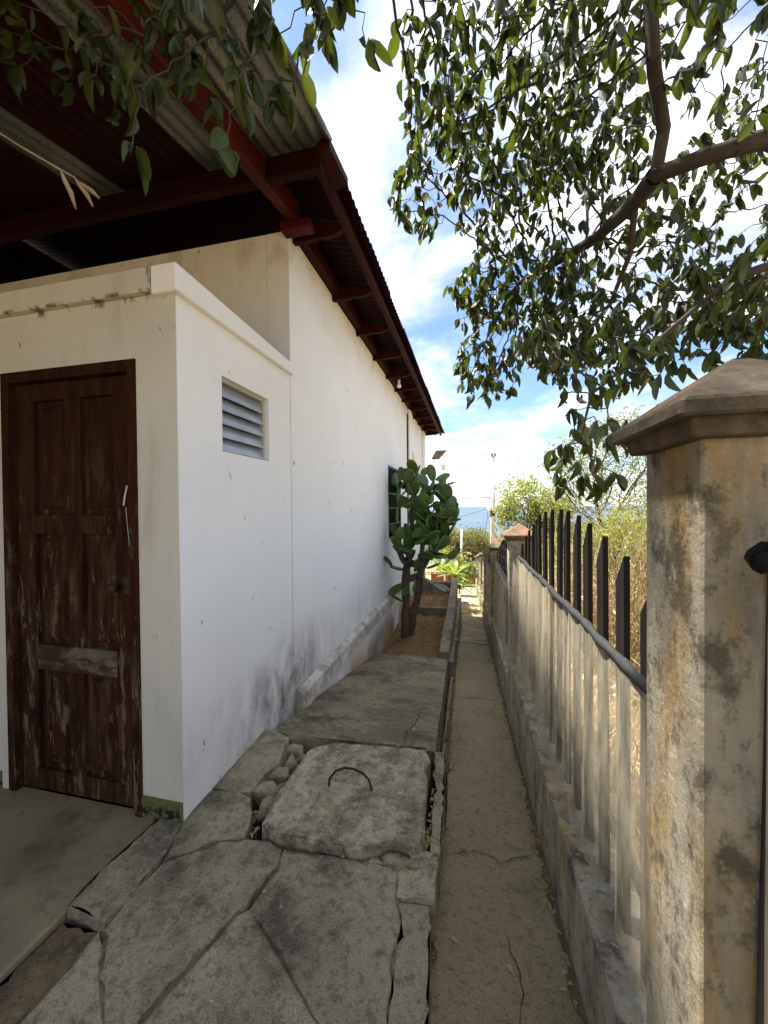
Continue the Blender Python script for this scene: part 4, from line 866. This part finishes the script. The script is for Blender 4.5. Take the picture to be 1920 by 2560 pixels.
# ------------------------------------------------------------------ background trees, bushes, dry grass
tree('acacia_tree', (-0.2, 44, -8.0), (-0.1, 44, -5.0), [((-0.3, 44, -3.9), (3.0, 2.2, 1.25), 1.2), ((2.0, 45, -4.6), (2.2, 2, 1.2), 0.7), ((-3.2, 44, -4.2), (2.4, 2, 1.3), 0.8)], 'wide olive-green spreading tree in front of the sea', 'tree', 5200, 0.24, 'olive', 31, 0.2, spread=0.42, group='trees towards the sea', kscale=2.2)
tree('acacia_tree', (-7.5, 52, -9.0), (-7.5, 52, -5.0), [((-7.5, 52, -4.2), (3.6, 2.6, 1.6), 1)], 'olive tree showing between the cactus pads', 'tree', 3800, 0.26, 'olive', 33, 0.2, spread=0.45, group='trees towards the sea', kscale=2)
tree('acacia_tree', (6.0, 40, -7.5), (6.0, 40, -4.6), [((6.0, 40, -3.6), (3.4, 2.4, 1.5), 1)], 'olive tree behind the utility pole and green tree', 'tree', 3800, 0.24, 'olive', 35, 0.2, spread=0.45, group='trees towards the sea', kscale=2)
tree('lime_tree', (2.2, 13.2, -3.4), (2.05, 13.2, -0.7), [((1.55, 13, 0.15), (0.75, 0.7, 0.75), 0.8), ((2.35, 13.1, -0.15), (0.8, 0.7, 0.65), 0.8), ((1.0, 13, -0.35), (0.30, 0.35, 0.35), 0.22), ((1.9, 13, -0.9), (0.9, 0.6, 0.35), 0.4), ((2.9, 13, -1.0), (0.8, 0.6, 0.5), 0.4)], 'bright yellow-green leafy tree behind the second fence pillar', 'tree', 2600, 0.105, 'lime', 41, 0.09, spread=0.15, kscale=1.3)
palm = thing('palm_tree', (1.0, 55, -9.5), 'small palm crown rising over the olive trees by the sea', 'palm')
G().tube([(0.9,55,-9.7),(1.0,55,-4.1)], [.14,.10], 7).build('trunk', MAT['bark'], palm, smooth=True)
for i in range(13):
    a = i*0.51; rows = []
    for k in range(7):
        s = k/6; rad = 1.9*s; h = 0.9*s-1.9*s*s*(0.5+0.3*math.sin(i*2)); c, q = math.cos(a), math.sin(a); wv = 0.28*math.sin(math.pi*(0.1+0.85*s))
        p = Vector((1.0+c*rad, 55+q*rad, -4.0+h)); rows.append([p+Vector((-q*wv, c*wv, -wv*.6)), p, p+Vector((q*wv, -c*wv, -wv*.6))])
    G().grid(rows).build('frond', MAT['leafy'], palm, smooth=True)
rh = thing('far_house', (2.2, 58, -9.0), 'far house with a terracotta roof peeping out by the pole foot', 'house')
box('wall', (0.7, 57, -9.5), (4.2, 60, -5.6), MAT['palem'], rh)
G().add([(0.5,56.7,-5.7),(4.4,56.7,-5.7),(4.4,60.3,-5.7),(0.5,60.3,-5.7),(0.5,58.5,-4.7),(4.4,58.5,-4.7)], [(0,1,5,4),(2,3,4,5),(1,2,5),(3,0,4)]).build('roof', MAT['tile'], rh)

# -------- space colonisation: used for the overhanging tree and the sparse tree behind
NS_ = []
def colonise(skel, attr, step, infl, kill, iters, seed):
    """skel: list of polylines; attr: Nx3. Returns node positions, parent index, base radius hint"""
    P = []; par = []; NS_.clear()
    for line in skel:
        prev = -1; n0_ = len(P)
        if P and line[0] in skel_join:
            d = [(Vector(p)-Vector(line[0])).length for p in P]; prev = int(np.argmin(d))
        for i in range(len(line)-1):
            a, b = Vector(line[i]), Vector(line[i+1]); n = max(1, int((b-a).length/step))
            for k in range(n if i < len(line)-2 else n+1):
                P.append(tuple(a.lerp(b, k/n))); par.append(prev); prev = len(P)-1
        NS_.append((n0_, len(P)))
    P = np.array(P); par = list(par); A = np.array(attr); r = np.random.default_rng(seed)
    D = np.linalg.norm(A[:, None]-P[None], axis=2); nd = D.min(1); ni = D.argmin(1); alive = np.ones(len(A), bool)
    for it in range(iters):
        act = alive & (nd < infl)
        if not act.any(): break
        idx = np.unique(ni[act]); newp = []; newpar = []
        for q in idx:
            sel = act & (ni == q); d = A[sel]-P[q]; d /= np.linalg.norm(d, axis=1)[:, None]+1e-9
            v = d.mean(0)+r.normal(size=3)*0.18; L = np.linalg.norm(v)
            if L < 1e-6: continue
            newp.append(P[q]+v/L*step); newpar.append(int(q))
        if not newp: break
        newp = np.array(newp); base = len(P); P = np.vstack([P, newp]); par += newpar
        Dn = np.linalg.norm(A[:, None]-newp[None], axis=2); m = Dn.min(1); mi = Dn.argmin(1)
        up_ = m < nd; nd = np.where(up_, m, nd); ni = np.where(up_, base+mi, ni)
        alive &= nd > kill
    return P, np.array(par)
def radii(P, par, tip, ex=2.4, mx=0.2):
    n = len(P); acc = np.zeros(n); kids = np.zeros(n, int)
    for i in range(n):
        if par[i] >= 0: kids[par[i]] += 1
    order = range(n-1, -1, -1)
    for i in order:
        if kids[i] == 0: acc[i] = tip**ex
        if par[i] >= 0: acc[par[i]] += acc[i]
    return np.minimum(acc**(1/ex), mx), kids
def branch_mesh(g, P, par, rad, lo, hi, n=5):
    """tubes for every chain of nodes whose radius falls in [lo, hi)"""
    N = len(P); ch = [[] for _ in range(N)]
    for i in range(N):
        if par[i] >= 0: ch[par[i]].append(i)
    starts = []
    for i in range(N):
        if par[i] < 0: starts.append((None, i))
        elif ch[par[i]] and max(ch[par[i]], key=lambda c: rad[c]) != i: starts.append((par[i], i))
    for p0, i in starts:
        pts = [] if p0 is None else [P[p0]]; rr = [] if p0 is None else [rad[i]]
        while True:
            pts.append(P[i]); rr.append(rad[i])
            if not ch[i]: break
            i = max(ch[i], key=lambda c: rad[c])
        seg_p, seg_r = [], []
        for k, (p, r) in enumerate(zip(pts, rr)):
            if lo <= r < hi: seg_p.append(p); seg_r.append(r)
            elif seg_p:
                seg_p.append(p); seg_r.append(r)
                if len(seg_p) > 1: g.tube(seg_p, seg_r, n, cap=False)
                seg_p, seg_r = [], []
        if len(seg_p) > 1: g.tube(seg_p, seg_r, n, cap=False)
    return g
def ell(c, r, n, rg):
    u = rg.normal(size=(n, 3)); u /= np.linalg.norm(u, axis=1)[:, None]
    return np.array(c)+u*np.array(r)*rg.uniform(0, 1, (n, 1))**(1/2.4)

# sparse tree behind the fence
skel_join = set()
st = thing('sparse_tree', (3.4, 11.4, -3.1), 'sparse thin-twigged tree with tiny pale leaves beyond the fence', 'tree')
att = np.vstack([ell(c, r, n, nrg) for c, r, n in [((2.9, 11.2, 0.6), (1.0, 0.8, 1.0), 900), ((4.0, 11.0, 0.9), (1.2, 0.8, 1.2), 900), ((3.4, 11, 1.6), (0.95, .7, .85), 620), ((2.5, 11, 1.2), (.8, .7, .8), 420), ((4.2, 11, 1.9), (1.1, .8, .7), 520), ((2.2, 11.0, 0.2), (0.6, .6, .6), 260), ((3.6, 10.8, -0.4), (1.3, .7, .7), 500), ((5.2, 11, .5), (1.0, .9, 1.2), 350)]])
P, par = colonise([[(3.4, 11.4, -3.2), (3.5, 11.3, -1.6), (3.3, 11.2, -0.7)]], att, 0.085, 2.2, 0.105, 90, 3)
rad, kids = radii(P, par, 0.0042, 2.5, 0.12)
branch_mesh(G(), P, par, rad, 0.03, 9, 7).build('trunk', MAT['bark'], st, smooth=True)
tag(branch_mesh(G(), P, par, rad, 0, 0.03, 4).build('twigs', MAT['bark'], st), kind='stuff')
sel = P[(rad < 0.012)]; sel = sel[nrg.random(len(sel)) < 0.9]; sel = np.repeat(sel, 3, axis=0)+nrg.normal(size=(len(sel)*3, 3))*0.06
g = G(); leaf_quads(g, sel, 0.062, seed=4, asp=0.55); tag(g.build('crown', MAT['lime'], st), kind='stuff')

# dry tangle and bushes on the slope beyond the fence
def tangle(loc, rad, n, label, seed, lm='lime', nl=500, ls_=0.05, hgt=1.0):
    r = random.Random(seed); t = thing('dry_bush', loc, label, 'bush', 'bushes on the slope beyond the fence'); g = G(); pts_l = []
    for i in range(n):
        a = r.random()*6.28; q = rad*math.sqrt(r.random()); p = Vector((loc[0]+q*math.cos(a), loc[1]+q*math.sin(a), loc[2])); d = Vector((r.gauss(0, .5), r.gauss(0, .5), 1.0)).normalized(); pts = [p]
        h = hgt*r.uniform(0.6, 1.25)
        for k in range(7):
            d = (d+Vector((r.gauss(0, .26), r.gauss(0, .26), r.gauss(-0.03, .2)))).normalized(); p = p+d*h/6; pts.append(p)
        g.tube(pts, [0.0045*(1-0.1*k) for k in range(8)], 3, cap=False); pts_l += pts[3:]
    tag(g.build('stems', MAT['dryst'], t), kind='stuff')
    g = G(); c = np.array([tuple(pts_l[r.randrange(len(pts_l))]) for _ in range(nl)])+np.random.default_rng(seed).normal(size=(nl, 3))*0.04
    leaf_quads(g, c, ls_, seed=seed); tag(g.build('foliage', MAT[lm], t), kind='stuff')
def fz(x, y): return gz(y)+0.05*math.sin(x*1.7+y*0.9)
for i, (x, y, rd, n, lab, lm, nl, h) in enumerate([
    (2.0, 5.6, 0.85, 620, 'tall straw-coloured tangle of dry stems close behind the slats', 'drygr', 500, 2.1),
    (3.1, 6.6, 0.9, 620, 'dry tangle with lime shoots beside the tall straw bush', 'lime', 900, 2.5),
    (1.3, 7.2, 0.6, 320, 'low dry bush halfway along the second fence bay', 'lime', 500, 1.7),
    (2.6, 9.0, 1.0, 320, 'pale green scrub under the sparse tree', 'lime', 1300, 2.3),
    (1.2, 10.0, 0.6, 160, 'small scrub patch below the bright green tree', 'lime', 600, 1.6),
    (4.6, 8.0, 1.1, 320, 'wide straw bush to the right of the sparse tree', 'olive', 900, 3.0),
    (3.9, 4.2, 0.9, 260, 'straw tangle growing behind the big pillar', 'drygr', 400, 2.4)]):
    tangle((x, y, fz(x, y)), rd, n, lab, 60+i, lm, nl, 0.055, h)
for i, (x, y, z, r, lab) in enumerate([(3.2, 8.3, -0.75, (0.8, 0.6, 0.5), 'yellow-green leafy bush rising behind the straw tangle'), (2.5, 7.6, -0.75, (0.8, 0.5, 0.6), 'full yellow-green bush just above the slat tips'), (2.3, 10.2, -1.2, (0.9, 0.6, 0.6), 'low lime bush at the foot of the sparse tree'), (1.4, 11.6, -1.6, (0.7, 0.6, 0.6), 'dense lime bush below the bright green tree'), (4.2, 9.4, -0.4, (0.9, 0.6, 0.6), 'tall pale bush beside the trunk of the sparse tree')]):
    tree('bush', (x, y, fz(x, y)), (x, y, z-r[2]*0.6), [((x, y, z), r, 1)], lab, 'bush', 1500, 0.085, 'lime' if i != 4 else 'olive', 150+i, 0.03, spread=0.16, group='leafy bushes beyond the fence', kscale=1.2)
def grass(n, seed):
    r = np.random.default_rng(seed); g = G()
    y = 1.3+14*r.random(n)**1.5; x = 0.66+6*r.random(n)**1.6; z = gz(y)+0.05*np.sin(x*1.7+y*0.9); h = r.uniform(0.10, 0.42, n)*(0.6+0.5*np.sin(x*2.3)*np.sin(y*1.9))
    h = np.abs(h)+0.05; a = r.uniform(0, 6.28, n); lx, ly = r.normal(0, 0.45, n)*h, r.normal(0, 0.45, n)*h; wd = r.uniform(0.003, 0.008, n)
    for i in range(n):
        c, q = math.cos(a[i])*wd[i], math.sin(a[i])*wd[i]; b = len(g.v)
        g.v += [(x[i]-c, y[i]-q, z[i]), (x[i]+c, y[i]+q, z[i]), (x[i]+lx[i]*.4+c*.7, y[i]+ly[i]*.4+q*.7, z[i]+h[i]*.65), (x[i]+lx[i], y[i]+ly[i], z[i]+h[i]), (x[i]+lx[i]*.4-c*.7, y[i]+ly[i]*.4-q*.7, z[i]+h[i]*.65)]
        g.f += [(b, b+1, b+2, b+4), (b+4, b+2, b+3)]
    tag(g.build('dry_grass', MAT['drygr']), 'dry straw-coloured grass on the slope beyond the fence', 'grass', kind='stuff')
grass(26000, 5)
for i, (x, y, r) in enumerate([(1.55, 4.6, 0.16), (1.75, 4.9, 0.12), (1.35, 5.0, 0.10)]):
    tag(rock('stone', (x, y, fz(x, y)+0.08), r, MAT['lid'], 90+i), ['largest pale stone in the dry grass beyond the slats', 'middle-sized pale stone in the dry grass beyond the slats', 'smallest pale stone in the dry grass beyond the slats'][i], 'stone', 'stones in the dry grass')

# ------------------------------------------------------------------ overhanging tree
tr = thing('fruit_tree', (2.6, 2.55, -1.85), 'large tree with drooping dark leaves overhanging the path and roof', 'tree')
limbA = [(2.6, 2.55, -1.95), (2.55, 2.5, -0.6), (2.3, 2.3, 0.7), (1.75, 1.98, 1.24), (1.11, 1.80, 1.41), (0.92, 1.83, 1.405), (0.785, 1.93, 1.44)]
limbB = [(0.785, 1.93, 1.44), (0.80, 1.89, 1.60), (0.72, 1.78, 1.74), (0.66, 1.70, 2.2), (0.45, 1.55, 2.6), (0.1, 1.25, 2.45), (-0.35, 1.15, 2.05), (-0.62, 1.08, 1.80)]
limbC = [(0.785, 1.93, 1.44), (0.77, 2.10, 1.46), (0.68, 2.40, 1.50), (0.34, 2.98, 1.62)]
limbD = [(2.3, 2.3, 0.7), (1.8, 2.05, 0.95), (1.3, 1.85, 0.98), (0.95, 1.72, 0.85)]
limbE = [(0.77, 2.10, 1.46), (0.80, 2.25, 1.30), (0.76, 2.38, 1.15)]
limbF = [(0.95, 1.72, 0.85), (0.68, 1.68, 0.62), (0.47, 1.72, 0.45), (0.44, 1.74, 0.30)]
limbH = [(0.45, 1.55, 2.6), (0.3, 1.0, 2.65), (0.1, 0.5, 2.6), (-0.2, 0.1, 2.55)]
limbG = [(1.75, 1.98, 1.24), (1.6, 1.8, 1.9), (1.2, 1.5, 2.2), (0.95, 1.2, 1.9)]
skel_join = {l[0] for l in (limbB, limbC, limbD, limbE, limbF, limbG, limbH)}
rg = np.random.default_rng(17)
blobs = [((-0.05, 1.75, 2.00), (0.30, 0.35, 0.28), 210), ((-0.14, 2.25, 2.05), (0.30, 0.3, 0.32), 200), ((0.385, 1.95, 2.0), (0.36, 0.4, 0.34), 300), ((0.80, 1.50, 1.72), (0.30, 0.28, 0.22), 60),
    ((0.20, 2.45, 1.95), (0.38, 0.4, 0.30), 280), ((0.60, 2.35, 1.95), (0.35, 0.4, 0.35), 260), ((0.14, 2.85, 1.55), (0.32, 0.35, 0.30), 240), ((0.50, 2.7, 1.45), (0.35, 0.4, 0.30), 260), ((0.12, 3.05, 1.08), (0.30, 0.35, 0.26), 220), ((0.60, 2.6, 1.10), (0.32, 0.35, 0.24), 220), ((1.0, 2.5, 1.45), (0.30, 0.30, 0.35), 200), ((1.4, 2.6, 1.25), (0.35, 0.3, 0.40), 170), ((1.35, 2.5, 1.9), (0.4, 0.3, 0.35), 130),
    ((1.0, 1.75, 0.85), (0.26, 0.25, 0.17), 80), ((1.25, 2.15, 0.85), (0.35, 0.3, 0.25), 150), ((0.75, 2.3, 0.85), (0.3, 0.3, 0.2), 110), ((-0.45, 0.95, 2.35), (0.45, 0.5, 0.28), 560), ((-0.30, 2.35, 1.95), (0.22, 0.25, 0.32), 90), ((0.46, 1.74, 0.24), (0.19, 0.15, 0.20), 52), ((0.60, 1.60, 0.52), (0.17, 0.16, 0.13), 26), ((0.40, 2.15, 0.80), (0.20, 0.2, 0.20), 50),  # the densest blob hangs out of view, added to shade the near pillar
    ((-0.42, 1.2, 1.60), (0.15, 0.14, 0.16), 42), ((-0.62, 1.12, 1.50), (0.14, 0.14, 0.19), 46), ((-0.85, 1.08, 1.50), (0.18, 0.14, 0.17), 44), ((-1.12, 1.06, 1.50), (0.22, 0.14, 0.16), 46), ((-1.42, 1.0, 1.56), (0.18, 0.12, 0.12), 24), ((-0.70, 1.0, 1.05), (0.04, 0.04, 0.16), 6), ((-0.90, 0.85, 1.06), (0.04, 0.04, 0.16), 5),
    ((0.5, 0.9, 2.5), (0.6, 0.5, 0.3), 120), ((0.1, 1.3, 2.35), (0.6, 0.5, 0.25), 130), ((0.9, 1.6, 2.5), (0.8, 0.7, 0.35), 170), ((1.5, 2.2, 2.4), (0.7, 0.7, 0.5), 110), ((0.5, 2.6, 2.6), (0.7, 0.7, 0.35), 120)]
att = np.vstack([ell(c, r, n, rg) for c, r, n in blobs])
P, par = colonise([limbA, limbB, limbC, limbD, limbE, limbF, limbG, limbH], att, 0.040, 0.55, 0.052, 100, 9)
rad, kids = radii(P, par, 0.0019, 2.3, 0.085)
kk = 0
for line, r0, r1 in ((limbA, 0.10, 0.030), (limbB, 0.020, 0.010), (limbC, 0.040, 0.016), (limbD, 0.040, 0.014), (limbE, 0.016, 0.010), (limbF, 0.011, 0.004), (limbG, 0.035, 0.012), (limbH, 0.016, 0.008)):
    seg = NS_[kk]; kk += 1
    for j, i in enumerate(range(*seg)):
        t_ = j/max(1, seg[1]-seg[0]-1); rad[i] = max(rad[i]*0.8, r0+(r1-r0)*t_)
branch_mesh(G(), P, par, rad, 0.034, 9, 10).build('trunk', MAT['bark'], tr, smooth=True)
branch_mesh(G(), P, par, rad, 0.010, 0.034, 6).build('limbs', MAT['bark'], tr, smooth=True)
tag(branch_mesh(G(), P, par, rad, 0, 0.010, 4).build('twigs', MAT['twig'], tr), kind='stuff')
def leaf_shape(fold, curl, wd):
    """a drooping oval leaf, unit length along -z, folded on its midrib"""
    prof = [(0.0, 0.02), (0.14, 0.62), (0.36, 1.0), (0.62, 0.94), (0.85, 0.55), (1.0, 0.03)]
    v = []; f = []
    for i, (s, q) in enumerate(prof):
        y = curl*(s*s); hw = wd*q
        v += [(-hw*math.cos(fold), y-hw*math.sin(fold), -s), (0, y, -s), (hw*math.cos(fold), y-hw*math.sin(fold), -s)]
    for i in range(len(prof)-1):
        b = 3*i; f += [(b, b+1, b+4, b+3), (b+1, b+2, b+5, b+4)]
    return np.array(v), f
shapes = [leaf_shape(0.7, 0.12, 0.27), leaf_shape(1.0, 0.26, 0.29), leaf_shape(0.4, -0.14, 0.25), leaf_shape(1.15, 0.05, 0.30)]
lm_ = []
for v, f in shapes:
    g = G(); g.v = [tuple(p) for p in v]; g.f = f; lm_.append(g.mesh('leaf', MAT['leaf'], True))
tw = np.where(rad < 0.0046)[0]; leaves = []
for i in tw:
    n = (2 if rg.random() < 0.35 else 1) if kids[i] else int(rg.integers(3, 6))
    if rg.random() < 0.55 and kids[i]: continue
    for _ in range(n):
        ax = np.array([rg.normal(0, .42), rg.normal(0, .42), -1.0])   # hanging direction
        ax /= np.linalg.norm(ax); leaves.append((P[i]+rg.normal(size=3)*0.006, ax, rg.uniform(0, 6.28), 0.034+0.074*rg.random()**0.9, int(rg.integers(0, 4))))
def leaf_matrix(p, ax, az, L):
    z = -Vector(ax); x = Vector((math.cos(az), math.sin(az), 0)); x = (x-z*x.dot(z)).normalized(); y = z.cross(x)
    return Matrix(((x.x*L, y.x*L, z.x*L, p[0]), (x.y*L, y.y*L, z.y*L, p[1]), (x.z*L, y.z*L, z.z*L, p[2]), (0, 0, 0, 1)))
scored = []
for i, (p, ax, az, L, s) in enumerate(leaves):
    v = Vector(p); d = v.dot(F)
    inside = d > 0.2 and abs(v.dot(RR)/d) < 1.0 and abs(v.dot(UU)/d) < 1.33
    scored.append((L/d if inside else 0, i))
near = {i for s, i in sorted(scored, reverse=True)[:300] if s > 0}
gs = G(); Tinv = Matrix.Translation(tr.location).inverted()
for i, (p, ax, az, L, s) in enumerate(leaves):
    m4 = leaf_matrix(p, ax, az, L)
    if i in near:
        o = bpy.data.objects.new('leaf', lm_[s]); C.objects.link(o); o.parent = tr; o.matrix_parent_inverse = Tinv; o.matrix_basis = m4
    else:
        a = np.array(m4); v = shapes[s][0] @ a[:3, :3].T + a[:3, 3]; b = len(gs.v); gs.v += [tuple(q) for q in v.tolist()]; gs.f += [tuple(k+b for k in q) for q in shapes[s][1]]
tag(gs.build('foliage', MAT['leaf'], tr, smooth=True), kind='stuff')
print('LEAVES', len(leaves), 'NODES', len(P), 'PADS', npad)
# dry pods on a bare twig hanging in front of the porch roof
G().tube([(-0.93,0.52,0.75),(-0.82,0.56,0.68),(-0.76,0.58,0.645),(-0.735,0.59,0.632)], [.0012,.0016,.0018,.0012], 5).build('dry_twig', MAT['pod'], tr)
for a, b in (((-0.755,0.58,0.64),(-0.728,0.585,0.568)), ((-0.735,0.59,0.632),(-0.700,0.595,0.575)), ((-0.730,0.59,0.625),(-0.690,0.6,0.592))):
    a, b = Vector(a), Vector(b); G().tube([a, a.lerp(b, .25), a.lerp(b, .6)+Vector((.003, 0, 0)), b], [.0012, .004, .0045, .0015], 5).build('pod', MAT['pod'], tr, smooth=True)
for o in bpy.data.objects:
    if '_w' in o: del o['_w']
